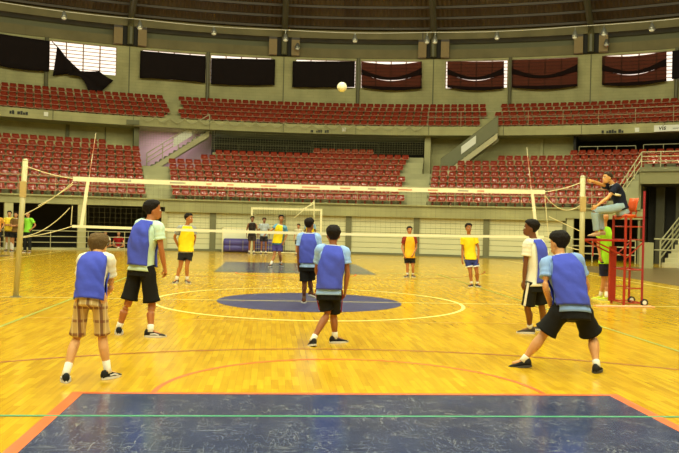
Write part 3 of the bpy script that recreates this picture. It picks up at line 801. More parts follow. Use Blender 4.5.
# ------------------------------------------------------------------ projecting box and entrance at the right
M_boxg = mat('green_grey_concrete', (124,120,80), .8, .1, 1.5)
bx = empty('wall_entrance', pol(RW, 36, 0)); struct(bx, 'projecting seating box above the dark entrance at the right')
MB().arcbox(RW-.6, RW+.1, A_BOX, 60, 3.62, 4.16, 12).build('beam', M_boxg, bx)
MB().arcbox(RW-.68, RW+.1, A_BOX, 60, 4.16, 4.36, 12).build('ledge', M_dcol, bx)
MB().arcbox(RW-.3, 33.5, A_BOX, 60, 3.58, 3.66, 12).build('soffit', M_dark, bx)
MB().arcbox(RW-.3, 33.6, A_BOX, 60, 4.2, 4.36, 12).build('deck', M_dcol, bx)
MB().arcbox(RW+.8, 33.6, A_BOX, 60, 4.36, 4.62, 12).build('deck', M_dcol, bx)
MB().arcbox(RW-.05, 33.4, A_BOX-.2, A_BOX, 0, 4.2, 2).build('side_wall', M_boxg, bx)
for a, wd in ((34.6, .35), (36.3, .45), (38.6, .4)):
    MB().arcbox(RW+1.2, RW+1.5, a-wd, a+wd, 0, 3.6).build('post', mat('dark_green_post', (74,72,52), .8, .1), bx)
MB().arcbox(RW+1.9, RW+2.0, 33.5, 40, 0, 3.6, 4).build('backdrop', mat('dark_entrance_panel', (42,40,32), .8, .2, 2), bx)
rail('railing', 'three-bar pale rail around the seating box at the right edge', RW-.55, A_BOX+.1, 46, (4.62, 4.84, 5.04), 4.3, 1.6, M_rail, .022)
e = empty('railing', pol(RW-.4, 32.6, 2.5), 'sloping mesh rail at the end of the right seat block', 'railing')
for d in (0, .3, .6):
    MB().tube([pol(RW-.5, A_BOX+.1, 5.04-d), pol(RW-.5, 31.6, 3.55-d)], .025, 6).build('bar', M_rail, e)
for u in (0, .33, .66, 1):
    a = A_BOX+.1+(31.6-A_BOX-.1)*u; z = 5.04+(3.55-5.04)*u
    MB().tube([pol(RW-.5, a, z), pol(RW-.5, a, z-.75 if u < 1 else 2.5)], .022, 6).build('post', M_rail, e)
a = A_BOX+.6
for k in range(9):   # second row in the box
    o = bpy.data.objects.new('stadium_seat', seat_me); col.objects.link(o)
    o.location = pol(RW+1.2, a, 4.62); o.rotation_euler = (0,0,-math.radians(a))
    tag(o, 'red seat in the back row of the right-edge box, %s from its left' % ordinal(k+1), 'seat', 'red seats in the projecting box')
    a += PITCH_ANG(RW)*1.05
seat_k = 0
a = A_BOX+.9
while a < 38:   # row in the box
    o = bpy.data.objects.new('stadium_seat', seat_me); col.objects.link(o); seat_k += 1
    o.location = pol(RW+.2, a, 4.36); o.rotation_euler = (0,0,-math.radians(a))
    tag(o, 'red plastic seat behind the box rail at the right edge, %s from its left' % ordinal(seat_k), 'seat', 'red seats in the projecting box')
    a += PITCH_ANG(RW)*1.1
# stair at the right edge coming down to the court
e = empty('staircase', gz(661.5, 267), 'pale concrete stair with handrail at the right edge', 'staircase')
S0 = gz(661.5, 267); dirx = Vector((.8, .6, 0)); dep = Vector((.6, -.8, 0))
for i in range(11):
    p = S0 + dirx*(.3*i); b = MB()
    q = [p, p+dirx*.32, p+dirx*.32+dep*1.6, p+dep*1.6]; z = .19*(i+1)
    b.hexa([Vector((v.x,v.y,0)) for v in q] + [Vector((v.x,v.y,z)) for v in q]).build('step', M_stairs2, e)
for d in (.35, .6, .85, 1.1):
    MB().tube([S0-dirx*.15+Vector((0,0,d)), S0+dirx*3.3+Vector((0,0,d+2.1))], .03, 6).build('handrail', M_rail, e)
for i in range(4):
    p = S0-dirx*.15+dirx*(1.1*i); MB().tube([p, p+Vector((0,0,1.1+.7*i))], .035, 6).build('rail_post', M_rail, e)
# pale bollard-like post and rails beside the umpire stand
p = gz(646, 268); tag(MB().box(p.x-.2, p.x+.2, p.y-.2, p.y+.2, 0, 1.05).build('gate_post', M_colm), 'square pale post at the right end of the court rail', 'post')
q = p + Vector((5.5, -1.5, 0)); e = empty('railing', (p+q)/2, 'thin pale rail running right from the square post', 'railing')
p = p + Vector((.32,0,0))
for z in (.75, 1.2): MB().tube([p+Vector((0,0,z)), q+Vector((0,0,z))], .03, 6).build('bar', M_rail, e)
for u in (.5, 1): MB().tube([p+(q-p)*u, p+(q-p)*u+Vector((0,0,1.2))], .03, 6).build('post', M_rail, e)

# ------------------------------------------------------------------ volleyball net, posts, antennas, ropes
M_post = mat('cream_painted_post', (178,168,116), .4, .06)
M_tape = mat('white_net_tape', (236,230,196), .7, .04)
M_string = mat('dark_net_string', (96,90,60), .8, .05)
M_rope = mat('beige_rope', (222,212,164), .8, .08)
M_redm = mat('red_tape_print', (206,140,112), .7, .05)
M_greym = mat('dark_tape_print', (160,154,134), .7, .05)
NX0, NX1, NT, NB_ = -4.57, 4.69, 2.31, 1.37
def post(x, lean, lab):
    e = empty('net_post', (x, 0, 0), lab, 'post', 'volleyball net posts')
    top = Vector((x+lean, 0, 2.6))
    MB().tube([Vector((x,0,0)), top], .052, 14).build('pole', M_post, e, True)
    MB().sphere(top, .056, 12, 8, (1,1,.6)).build('cap', M_rail, e, True)
    MB().tube([Vector((x,0,0)), Vector((x,0,.015))], .10, 16).build('floor_collar', M_alu, e)
    MB().box(x+lean*.8-.055, x+lean*.8+.055, -.056, .0, 1.9, 2.2).build('tape_wrap', mat('tan_tape', (186,160,100), .6, .05), e)
    return e
post(-5.58, .12, 'cream steel net post at the left with ropes tied to it')
post(5.5, -.03, 'cream steel net post touched by the seated umpire')
e = empty('volleyball_net', (0, 0, NB_), 'white-taped volleyball net stretched across the court', 'net')
def sagz(x, z): u = (x-NX0)/(NX1-NX0); return z - .035*math.sin(PI*u)
def tape(z, h, nm):
    b = MB(); n = 24
    for i in range(n):
        x0 = NX0+(NX1-NX0)*i/n; x1 = NX0+(NX1-NX0)*(i+1)/n
        q = []
        for zz in (-h/2, h/2): q += [(x0,-.008,sagz(x0,z)+zz),(x1,-.008,sagz(x1,z)+zz),(x1,.008,sagz(x1,z)+zz),(x0,.008,sagz(x0,z)+zz)]
        b.hexa(q)
    return b.build(nm, M_tape, e)
t1 = tape(NT-.035, .085, 'top_tape'); tape(NB_, .05, 'bottom_tape')
for k, (x, wd, M) in enumerate([(-3.7,.22,M_greym),(-2.75,.3,M_greym),(-2.05,.1,M_redm),(-1.65,.12,M_redm),(-1.0,.3,M_redm),(-.2,.35,M_redm),(.55,.2,M_redm),(1.1,.16,M_greym),(1.7,.28,M_redm),(2.3,.2,M_redm),(2.9,.22,M_greym),(3.3,.14,M_redm)]):
    MB().box(x, x+wd, -.0105, -.0085, sagz(x,NT-.035)-.016, sagz(x,NT-.035)+.012).build('tape_print', M, t1)
b = MB(); n = 92
for i in range(n+1):
    x = NX0+(NX1-NX0)*i/n; b.bar((x,0,sagz(x,NB_)), (x,0,sagz(x,NT)), .002)
for j in range(1, 10):
    z = NB_+(NT-NB_)*j/10
    for i in range(12):
        x0 = NX0+(NX1-NX0)*i/12; x1 = NX0+(NX1-NX0)*(i+1)/12; b.bar((x0,0,sagz(x0,z)), (x1,0,sagz(x1,z)), .002)
o = b.build('net_mesh', M_string, e); o['kind'] = 'stuff'
def side(xt, xb, lab):
    MB().hexa([(xb-.03,-.012,NB_-.02),(xb+.03,-.012,NB_-.02),(xb+.03,.012,NB_-.02),(xb-.03,.012,NB_-.02),(xt-.03,-.012,NT),(xt+.03,-.012,NT),(xt+.03,.012,NT),(xt-.03,.012,NT)]).build('side_band', M_tape, e)
    an = empty('antenna', (xt, -.03, NB_), lab, 'antenna', 'net antennas')
    z0 = NB_; dx = (xt-xb)/(NT-NB_)
    for k in range(9):
        za, zb = NB_+.2*k, NB_+.2*(k+1)
        MB().tube([(xb+dx*(za-NB_)+.0,.03,za),(xb+dx*(zb-NB_),.03,zb)], .006, 6).build('band', M_tape if k % 2 == 0 else M_redm, an)
side(-4.28, -4.40, 'red and white antenna standing on the left end of the net')
side(4.42, 4.55, 'red and white antenna standing on the right end of the net')
def catenary(p, q, sag, n=14): 
    p, q = Vector(p), Vector(q); return [p+(q-p)*(i/n) - Vector((0,0,sag*4*(i/n)*(1-i/n))) for i in range(n+1)]
PL = Vector((-5.47,0,2.5)); PLb = Vector((-5.53,0,1.1)); PR = Vector((5.47,0,2.5))
for (p, q, sg, lab) in [
    (PL, (NX0,0,NT-.03), .03, 'rope from the left post top to the net corner'),
    ((NX0,0,NT-.1), (-5.5,0,1.55), .05, 'slack rope crossing from net corner down to the left post'),
    ((NX0,-.0,NT-.14), (-5.2,0,1.75), .02, 'short loose rope end below the left net corner'),
    ((NX0-.05,0,1.72), (-5.5,0,1.15), .12, 'slack lower rope tied to the left post'),
    ((NX0,0,NB_), (-5.52,0,1.13), .03, 'bottom rope from the net to the left post'),
    (PR, (NX1,0,NT-.03), .03, 'rope from the right post top to the net corner'),
    ((NX1,0,NT-.1), (5.46,0,2.05), .2, 'slack rope drooping between net corner and right post'),
    ((NX1+.1,0,1.78), (5.45,0,1.5), .0, 'straight pale rope to the right post in front of the dark opening'),
    ((NX1,0,NB_), (5.45,0,1.12), .03, 'bottom rope from the net to the right post'),
    ((NX1,0,NT-.1), (NX1+.1,0,1.35), .0, 'vertical rope end hanging from the right net corner'),
    ((NX0-.02,0,NB_+.02), (NX0+.0,0,1.76), -.02, 'short rope between the lower and middle ties at the left')]:
    tag(MB().tube(catenary(p, q, sg), .0075, 6).build('rope', M_rope), lab, 'rope', 'net ropes')

# ------------------------------------------------------------------ ball
Bc = at(342, 87, 17.0); M_ball = mat('cream_leather_ball', (250,246,212), .45, .04)
e = empty('volleyball', Bc, 'cream volleyball flying in front of the dark curtain', 'ball')
b = MB().sphere(Bc, .106, 24, 16); b.build('cover', M_ball, e, True)
M_seam = mat('ball_seam', (190,170,90), .6, .05)
for k in range(3):
    for off in (-.05, .05):
        pts = []
        for i in range(33):
            th = 2*PI*i/32; r_ = math.sqrt(.1065**2-off**2); v = [off, r_*math.cos(th), r_*math.sin(th)]
            v = v[k:]+v[:k]; pts.append(Bc+Vector(v))
        MB().tube(pts, .0016, 4).build('seam', M_seam, e)

# ------------------------------------------------------------------ goal at the far end
M_goal = mat('cream_goal_frame', (238,228,176), .4, .05)
gl = gz(251.5, 253); gr = gz(320.5, 254.5); gr.y = gl.y = 21.95
gl.x = at(251.5, 240, (Vector((0,21.95,0))-O).dot(FW)).x; gr.x = at(320.5, 240, (Vector((0,21.95,0))-O).dot(FW)+.2).x
e = empty('goal', (gl+gr)/2, 'cream goal frame with net at the far end wall', 'goal')
H = 2.2
for p in (gl, gr): MB().box(p.x-.045, p.x+.045, p.y-.045, p.y+.045, 0, H).build('goal_post', M_goal, e)
MB().box(gl.x-.045, gr.x+.045, gl.y-.05, gl.y+.05, H-.09, H).build('crossbar', M_goal, e)
for p in (gl, gr):
    MB().tube([(p.x,p.y,H-.04),(p.x,p.y+.3,H-.1),(p.x,p.y+.5,.05)], .022, 6).build('net_stay', M_goal, e)
    MB().tube([(p.x,p.y,.03),(p.x,p.y+.5,.03)], .022, 6).build('ground_bar', M_goal, e)
MB().tube([(gl.x,gl.y+.5,.04),(gr.x,gr.y+.5,.04)], .03, 6).build('ground_bar', M_goal, e)
b = MB()
for i in range(29):
    x = gl.x+(gr.x-gl.x)*i/28; b.tube([(x,gl.y,H-.05),(x,gl.y+.3,H-.12),(x,gl.y+.49,.04)], .005, 4)
for j in range(18):
    u = j/17; y, z = (gl.y+.3*u*3, H-.05-.07*u*3) if u < .333 else (gl.y+.3+.19*(u-.333)/.667, H-.12-(H-.16)*(u-.333)/.667)
    b.bar((gl.x,y,z), (gr.x,y,z), .008)
o = b.build('goal_net', M_rope, e); o['kind'] = 'stuff'
# white tube frame rising behind the goal
DG = (Vector((0,22.75,0))-O).dot(FW)
e = empty('tube_frame', at(307, 215, DG), 'thin cream tube frame sticking up behind the goal crossbar', 'frame')
g1 = gz(314, 253)
MB().tube([at(314, 200.5, DG), at(314.3, 252, DG)], .035, 6).build('upright', M_goal, e)
MB().tube([at(313.5, 202, DG), at(294, 218, DG)], .025, 6).build('brace', M_goal, e)
MB().tube([at(313.5, 204, DG), at(303, 209, DG)], .025, 6).build('brace', M_goal, e)
# purple mats and white board near the far wall
M_purp = mat('purple_mat_vinyl', (76,66,134), .5, .12, 5, bump=.3, bscale=8)
DM = (Vector((0,22.9,0))-O).dot(FW)
def aty(px, py, Y): r = ray(px, py); return O + r*((Y-O.y)/r.y)
def rolled_mat(px0, px1, lab):
    p0 = aty(px0, 248, 22.78); p1 = aty(px1, 248, 22.78); e = empty('gym_mat', ((p0.x+p1.x)/2, p0.y, 0), lab, 'mat', 'purple mats by the far wall')
    n = 14; prof = []
    for i in range(n): 
        th = 2*PI*i/n; prof.append((.22*math.cos(th), .22+.22*math.sin(th)))
    for k in range(2):
        vs = []; fs = []
        xs = [p0.x, p0.x+.06, p1.x-.06, p1.x]; sc4 = [.8, 1, 1, .8]
        for x, s in zip(xs, sc4):
            for (y, z) in prof: vs.append((x, p0.y+y*s, .21+(z-.22)*s*.95 + (.26 if k else 0)))
        for i in range(3):
            for j in range(n): fs.append((i*n+j, (i+1)*n+j, (i+1)*n+(j+1) % n, i*n+(j+1) % n))
        fs += [tuple(range(n)), tuple(3*n+j for j in range(n))]
        MB().add(vs, fs).build('roll', M_purp, e, True)
    for u in (.25, .75):
        x = p0.x+(p1.x-p0.x)*u; MB().tube([(x, p0.y-.235, .1), (x, p0.y-.235, .6)], .012, 5).build('strap', M_greym, e)
rolled_mat(223.5, 249.5, 'purple gym mat rolls below the white board')
rolled_mat(255, 283, 'purple gym mat rolls behind the two standing spectators')
pb = aty(222, 240, 23.06); pc = aty(249, 240, 23.06)
e = empty('white_board', ((pb.x+pc.x)/2, pb.y, 0), 'white board panel standing against the far wall above purple mats', 'board')
MB().box(pb.x, pc.x, pb.y, pb.y+.04, .55, 1.18).build('panel', mat('white_board_face', (232,228,190), .5, .04), e)
for x in (pb.x+.03, pc.x-.03): MB().box(x-.03, x+.03, pb.y-.01, pb.y+.05, 0, 1.2).build('leg', M_goal, e)
MB().box(pb.x, pc.x, pb.y-.01, pb.y+.05, 1.16, 1.21).build('frame_bar', M_goal, e)

# ------------------------------------------------------------------ umpire stand
M_red = mat('red_painted_tube', (160,40,22), .4, .1)
M_crim = mat('crimson_painted_tube', (150,32,42), .4, .1)
M_oseat = mat('orange_plastic_seat', (214,84,30), .4, .06)
M_wheel = mat('white_wheel', (230,224,206), .4, .05); M_tyre = mat('black_rubber', (30,30,30), .7, .1)
M_smat = mat('salmon_mat', (250,176,128), .6, .08)
US = Vector((6.62, .35, 0))           # centre of the stand
XF, XB, YN, YF = 6.42, 6.80, .05, .62
e = empty('umpire_stand', US, 'red steel umpire stand with orange seat and wheels', 'umpire stand')
for (x, y, r, zt, M) in ((XF, YN, .028, 1.85, M_red), (XF, YF, .028, 1.85, M_red), (XB, YN, .024, 2.35, M_crim), (XB, YF, .024, 2.0, M_red)):
    MB().tube([(x,y,.08 if x == XB else .0),(x,y,zt)], r, 8).build('upright', M, e)
for (x, y) in ((XF, YF),):   # ladder side of the stand
    MB().box(x-.07, x+.07, y-.03, y+.03, .05, 1.2).build('ladder_side', M_red, e)
for z in (.06, .36, .74, 1.62):
    for y in (YN, YF): MB().tube([(XF,y,z),(XB,y,z)], .013, 6).build('rung', M_red, e)
for z in (.06, .74, 1.35, 1.82):
    for x in (XF, XB): MB().tube([(x,YN,z),(x,YF,z)], .013, 6).build('rung', M_red, e)
for y in (YN, YF):
    MB().tube([(XF,y,.95),(XB,y,1.3)], .014, 6).build('diagonal', M_red, e)
MB().box(5.72, XF+.05, YN-.02, YF+.02, 1.31, 1.35).build('footplate', M_red, e)
for y in (YN+.05, YF-.05): MB().tube([(5.78,y,1.31),(XF,y,1.02)], .016, 6).build('footplate_brace', M_red, e)
MB().tube([(5.74,YN,1.0),(5.74,YN,1.31)], .014, 6).build('footplate_brace', M_red, e)
# seat shell
def shell(prof, y0, y1, th, nm, M):
    vs = []; fs = []; n = len(prof); ys = [y0, y0+.06, (y0+y1)/2, y1-.06, y1]; lf = [.04, .01, 0, .01, .04]
    for side in (0,1):
        for j, yy in enumerate(ys):
            for (x, z, nx, nz) in prof: vs.append((x+nx*(lf[j]-side*th), yy, z+nz*(lf[j]-side*th)))
    st = n*5
    for j in range(4):
        for i in range(n-1):
            k = j*n+i; fs += [(k,k+1,k+n+1,k+n), (st+k,st+k+n,st+k+n+1,st+k+1)]
    loop = [i for i in range(n)] + [j*n+n-1 for j in range(1,5)] + [4*n+i for i in reversed(range(n-1))] + [j*n for j in reversed(range(1,4))]
    for i in range(len(loop)):
        a_, b_ = loop[i], loop[(i+1) % len(loop)]; fs.append((a_, st+a_, st+b_, b_))
    return MB().add(vs, fs).build(nm, M, e, True)
shell([(6.40,1.80,0,1),(6.44,1.835,0,1),(6.55,1.83,0,1),(6.70,1.83,-.2,1)], .16, .56, .035, 'seat', M_oseat)
shell([(6.70,1.93,-1,0),(6.72,2.03,-1,.1),(6.74,2.13,-1,.15),(6.76,2.21,-1,.2)], .18, .54, .03, 'backrest', M_oseat)
for y in (.2, .5): MB().tube([(6.68,y,1.80),(6.72,y,1.96)], .014, 6).build('back_bracket', M_red, e)
for (x, y) in ((XB, YN), (XB, YF)):
    wv = MB().tube([(x+.05,y-.025,.075),(x+.05,y+.025,.075)], .075, 16).build('wheel', M_tyre, e)
    MB().tube([(x+.05,y-.028,.075),(x+.05,y+.028,.075)], .045, 12).build('hub', M_wheel, wv)
tag(MB().box(5.75, 6.95, -.22, -.02, .004, .02).build('floor_mat', M_smat), 'long salmon mat on the floor in front of the umpire stand', 'mat')
# ------------------------------------------------------------------ people
def smooth_poly(pts, vals, n):
    """Catmull-Rom through pts (with scalar tuples vals), n samples per span"""
    P = []; Q = []; m_ = len(pts)
    def cr(a, b, c, d, t): return .5*((2*b)+(c-a)*t+(2*a-5*b+4*c-d)*t*t+(3*b-a-3*c+d)*t*t*t)
    for i in range(m_-1):
        i0, i1, i2, i3 = max(0,i-1), i, i+1, min(m_-1,i+2)
        for k in range(n):
            t = k/n
            P.append(Vector([cr(pts[i0][j], pts[i1][j], pts[i2][j], pts[i3][j], t) for j in range(3)]))
            Q.append(tuple(cr(vals[i0][j], vals[i1][j], vals[i2][j], vals[i3][j], t) for j in range(len(vals[0]))))
    P.append(Vector(pts[-1])); Q.append(tuple(vals[-1]))
    return P, Q
def limb(b, pts, rad, n=10, sub=3):
    P, Q = smooth_poly([Vector(p) for p in pts], [(r,) for r in rad], sub)
    r = [q[0] for q in Q]
    # round ends
    t0 = (P[0]-P[1]).normalized(); t1 = (P[-1]-P[-2]).normalized()
    P = [P[0]+t0*r[0]*.8, P[0]+t0*r[0]*.5] + P + [P[-1]+t1*r[-1]*.5, P[-1]+t1*r[-1]*.8]
    r = [r[0]*.35, r[0]*.8] + r + [r[-1]*.8, r[-1]*.35]
    b.tube(P, r, n)
HEADR = [(0,.026,.070,-.02),(.012,.040,.084,.01),(.035,.053,.090,.04),(.065,.062,.092,.062),(.10,.069,.092,.082),(.135,.073,.092,.095),(.165,.073,.088,.098),(.19,.064,.075,.085),(.21,.047,.053,.062),(.222,.026,.028,.034)]
def head_pt(t, phi, up_, fw_, rt_, c, s, off=0.0):
    """t: index along HEADR (float), phi: angle from the face (0 front)"""
    i = min(int(t), len(HEADR)-2); u = t-i
    z, hw, fr, bk = [HEADR[i][k]+(HEADR[i+1][k]-HEADR[i][k])*u for k in range(4)]
    cy = (fr-bk)/2; hd = (fr+bk)/2
    d = rt_*math.sin(phi)*(hw+off) + fw_*(cy+math.cos(phi)*(hd+off))
    return c + (d + up_*(z-.112))*s
def build_person(label, c):
    s = c['s']; sw = c.get('w', 1.0); skin = c['skin']
    voxel = c.get('vox', .014)
    X = Vector((RT.x, RT.y, 0)).normalized(); Y = Vector((FW.x, FW.y, 0)).normalized(); Z = Vector((0,0,1))
    def fdir(v): return (X*v[0] + Y*v[1] + Z*(v[2] if len(v) > 2 else 0)).normalized()
    # feet first: they fix the distance
    if 'D' in c: D0 = c['D']
    else:
        a_ = [gz(q[0], q[1], .09*s) for q in (c['aL'], c['aR']) if len(q) == 2]
        D0 = sum((p-O).dot(FW) for p in a_)/len(a_)
    def J(q):
        return at(q[0], q[1], D0 + (q[2] if len(q) > 2 else 0))
    def ankle(q): return gz(q[0], q[1], .09*s) if len(q) == 2 else J(q)
    aL, aR = ankle(c['aL']), ankle(c['aR'])
    pel, nek, hd = J(c['pel']), J(c['neck']), J(c['head'])
    tf = fdir(c['face']); hf = fdir(c.get('hface', c['face'])); pf = fdir(c.get('pface', c['face']))
    spine = (nek-pel); sl = spine.length; su = spine.normalized()
    lat = tf.cross(su).normalized()          # the person's right
    tf = su.cross(lat).normalized()
    plat = pf.cross(Z).normalized()
    sw2 = .165*s*sw
    shR = nek - su*.055*s + lat*sw2; shL = nek - su*.055*s - lat*sw2
    if 'shR' in c: shR = J(c['shR'])
    if 'shL' in c: shL = J(c['shL'])
    hipR = pel + plat*.085*s; hipL = pel - plat*.085*s
    kL, kR = J(c['kL']), J(c['kR'])
    eL, eR, wL, wR = J(c['eL']), J(c['eR']), J(c['wL']), J(c['wR'])
    def fixlen(a, b_, L):      # keep a limb segment near its true length
        d = b_-a; l = d.length
        return a + d.normalized()*min(max(l, L*.82), L*1.15)
    eR = fixlen(shR, eR, .30*s); eL = fixlen(shL, eL, .30*s)
    wR = fixlen(eR, wR, .26*s); wL = fixlen(eL, wL, .26*s)
    root_loc = Vector(((aL.x+aR.x)/2, (aL.y+aR.y)/2, c.get('base', 0.0)))
    e = empty('person', root_loc, label, 'person')
    def torso_pt(t, phi, off, baggy):
        keys = [(-.16,.135,.10),(0,.143,.105),(.3,.126,.094),(.55,.134,.102),(.78,.142,.098),(.90,.122,.080),(.97,.088,.064),(1.03,.056,.056)]
        if baggy: keys = [(-.2,.154,.128),(0,.153,.126),(.3,.145,.118),(.55,.158,.122),(.78,.166,.118),(.90,.145,.096),(.97,.100,.076),(1.03,.066,.064)]
        i = 0
        while i < len(keys)-2 and t > keys[i+1][0]: i += 1
        k0, k1 = keys[i], keys[i+1]; u = (t-k0[0])/(k1[0]-k0[0]); u = min(1, max(0, u)); u = u*u*(3-2*u)*.5+u*.5
        hw = (k0[1]+(k1[1]-k0[1])*u)*s*sw; hd_ = (k0[2]+(k1[2]-k0[2])*u)*s*(.5+.5*sw)
        tt = min(1, max(0, t)); la = (plat*(1-tt)+lat*tt).normalized()
        fo = su.cross(la).normalized()
        bow = .03*s*math.sin(PI*min(1,max(0,t)))
        cx_ = math.sin(phi); cy_ = math.cos(phi)
        ex = lambda v: math.copysign(abs(v)**.85, v)
        return pel + su*(sl*t) - fo*bow + la*(ex(cx_)*(hw+off)) + fo*(ex(cy_)*(hd_+off))
    def loft(b, ts, n, off, baggy, wr=0.0, seed=0):
        vs = []; fs = []
        for t in ts:
            for k in range(n):
                phi = 2*PI*k/n; o_ = off(t) if callable(off) else off
                p = torso_pt(t, phi, o_, baggy)
                if wr: 
                    w_ = noise.noise(Vector((math.sin(phi)*2.2+seed, math.cos(phi)*2.2, t*5)))
                    p += (p-(pel+su*sl*t)).normalized()*w_*wr
                vs.append(p)
        m_ = len(ts)
        for i in range(m_-1):
            for k in range(n):
                q = (k+1) % n; fs.append((i*n+k, i*n+q, (i+1)*n+q, (i+1)*n+k))
        fs.append(tuple(range(n))); fs.append(tuple((m_-1)*n+k for k in reversed(range(n))))
        b.add(vs, fs)
    # ---- body
    b = MB()
    loft(b, [-.16+1.19*i/16 for i in range(17)], 18, 0, False)
    b.sphere(pel, .12*s, 12, 8)
    for (h_, k_, a_) in ((hipR,kR,aR),(hipL,kL,aL)):
        calf = k_ + (a_-k_)*.35
        back = -(pf)*.015*s
        limb(b, [h_, h_+(k_-h_)*.5, k_, calf+back, k_+(a_-k_)*.75, a_], [.085*s,.074*s,.052*s,.055*s*c.get('calf',1),.040*s,.034*s])
    for (s_, e_, w_) in ((shR,eR,wR),(shL,eL,wL)):
        limb(b, [s_, s_+(e_-s_)*.5, e_, e_+(w_-e_)*.35, w_], [.042*s,.042*s,.036*s,.038*s,.026*s])
    hup = c.get('hup'); hup = fdir(hup) if hup else Z
    hrt = hf.cross(hup).normalized(); hfw = hup.cross(hrt).normalized(); hs = s*c.get('hs', 1.1)
    limb(b, [nek-su*.05*s, nek+(hd-nek)*.4, hd-hup*.03*hs], [.062*s,.052*s,.05*s])
    vs = []; fs = []; nh = 18; m_ = len(HEADR)*2-1
    for i in range(m_):
        for k in range(nh): vs.append(head_pt(i/2, 2*PI*k/nh, hup, hfw, hrt, hd, hs))
    for i in range(m_-1):
        for k in range(nh): q = (k+1) % nh; fs.append((i*nh+k, i*nh+q, (i+1)*nh+q, (i+1)*nh+k))
    fs.append(tuple(range(nh))); fs.append(tuple((m_-1)*nh+k for k in range(nh)))
    b.add(vs, fs)
    H_ = lambda x, y, z: hd + (hrt*x + hfw*y + hup*(z-.112))*hs
    b.tube([H_(0,.080,.125), H_(0,.098,.100), H_(0,.110,.082), H_(0,.088,.072)], [.010*hs,.012*hs,.016*hs,.012*hs], 8)     # nose
    b.tube([H_(0,.086,.028), H_(0,.094,.045), H_(0,.088,.06)], [.02*hs,.02*hs,.016*hs], 8)                                # lips / muzzle
    for sg in (-1, 1): b.sphere(H_(sg*.074,-.012,.095), .03*hs, 10, 7, (.35,.6,1), (hrt, hfw, hup))                        # ears
    # palms
    hands = []
    for (e_, w_, sg, key) in ((eR,wR,1,'hdR'),(eL,wL,-1,'hdL')):
        d = (w_-e_).normalized()
        if key in c: d = fdir(c[key])
        pn = (tf*-.2 + (lat*-sg)); pn = (pn - d*pn.dot(d))         # palm faces the thigh
        pn = pn.normalized() if pn.length > .05 else Vector((0,0,-1))
        side = d.cross(pn).normalized()
        b.tube([w_-d*.01*s, w_+d*.03*s, w_+d*.06*s, w_+d*.09*s], [.024*s,.036*s,.040*s,.036*s], 10, rb=[.02*s,.016*s,.015*s,.013*s], ref=side)
        hands.append((w_, d, pn, side, sg))
    # feet inside the shoes
    toes = []
    for (a_, key) in ((aL,'tL'),(aR,'tR')):
        td = fdir(c[key]); toes.append(td)
        b.tube([a_-td*.04*s, a_+td*.03*s-Z*.03*s, a_+td*.13*s-Z*.06*s], [.034*s,.034*s,.026*s], 8)
    me = b.mesh('tmp'); tmp = bpy.data.objects.new('tmp', me); col.objects.link(tmp)
    rm = tmp.modifiers.new('r', 'REMESH'); rm.mode = 'VOXEL'; rm.voxel_size = voxel; rm.use_smooth_shade = True
    sm = tmp.modifiers.new('s', 'SMOOTH'); sm.factor = .5; sm.iterations = 3
    dg_ = bpy.context.evaluated_depsgraph_get(); dg_.update()
    em = tmp.evaluated_get(dg_).to_mesh()
    bb = MB(); bb.add([v.co.copy() for v in em.vertices], [tuple(p.vertices) for p in em.polygons])
    tmp.evaluated_get(dg_).to_mesh_clear(); bpy.data.objects.remove(tmp); bpy.data.meshes.remove(me)
    curl = c.get('curl', .5)
    for (w_, d, pn, side, sg) in hands:
        for k, (off, L) in enumerate(((-.027,.062),(-.009,.074),(.009,.070),(.026,.055))):
            base = w_ + d*.082*s + side*off*s; p = [base-d*.015*s]; dd = d.copy()
            for j in range(3):
                dd = (dd*math.cos(curl*(.5+.35*j)) + pn*math.sin(curl*(.5+.35*j))).normalized()
                p.append(p[-1] + dd*(L*s*(.5,.32,.26)[j] + (.015*s if j == 0 else 0)))
            bb.tube(p+[p[-1]+dd*.004*s], [.0095*s,.009*s,.008*s,.007*s,.003*s], 7)
        tb = w_ + d*.03*s - side*.026*s; td_ = (d*.75 - side*.6 + pn*.35).normalized()
        bb.tube([tb, tb+td_*.035*s, tb+(td_*.7+d*.4).normalized()*.062*s, tb+(td_*.6+d*.5).normalized()*.072*s], [.013*s,.011*s,.009*s,.004*s], 7)
    M_skin = mat('skin_%d_%d_%d' % skin, skin, .5, .08, 8, spec=.3)
    bb.build('body', M_skin, e, True)
    # ---- face details
    M_eye = mat('eye_white', (228,222,210), .3, .02); M_iris = mat('dark_iris', (30,20,14), .2, .02); M_lip = mat('lip_%d' % skin[0], (int(skin[0]*.78), int(skin[1]*.6), int(skin[2]*.58)), .5, .05)
    M_hair = mat('hair_%d_%d_%d' % c.get('hair', (26,20,16)), c.get('hair', (26,20,16)), .75, .3, 30, bump=.6, bscale=60, spec=.15)
    for sg in (-1, 1):
        ev = MB().sphere(H_(sg*.031,.080,.112), .0125*hs, 8, 6).build('eye', M_eye, e, True)
        MB().sphere(H_(sg*.031,.0905,.112), .0055*hs, 6, 5).build('iris', M_iris, ev, True)
        MB().tube([H_(sg*.015,.094,.130), H_(sg*.032,.092,.134), H_(sg*.05,.080,.130)], .004*hs, 5).build('eyebrow', M_hair, e)
    MB().tube([H_(-.024,.090,.044), H_(0,.106,.046), H_(.024,.090,.044)], .0055*hs, 6).build('mouth', M_lip, e)
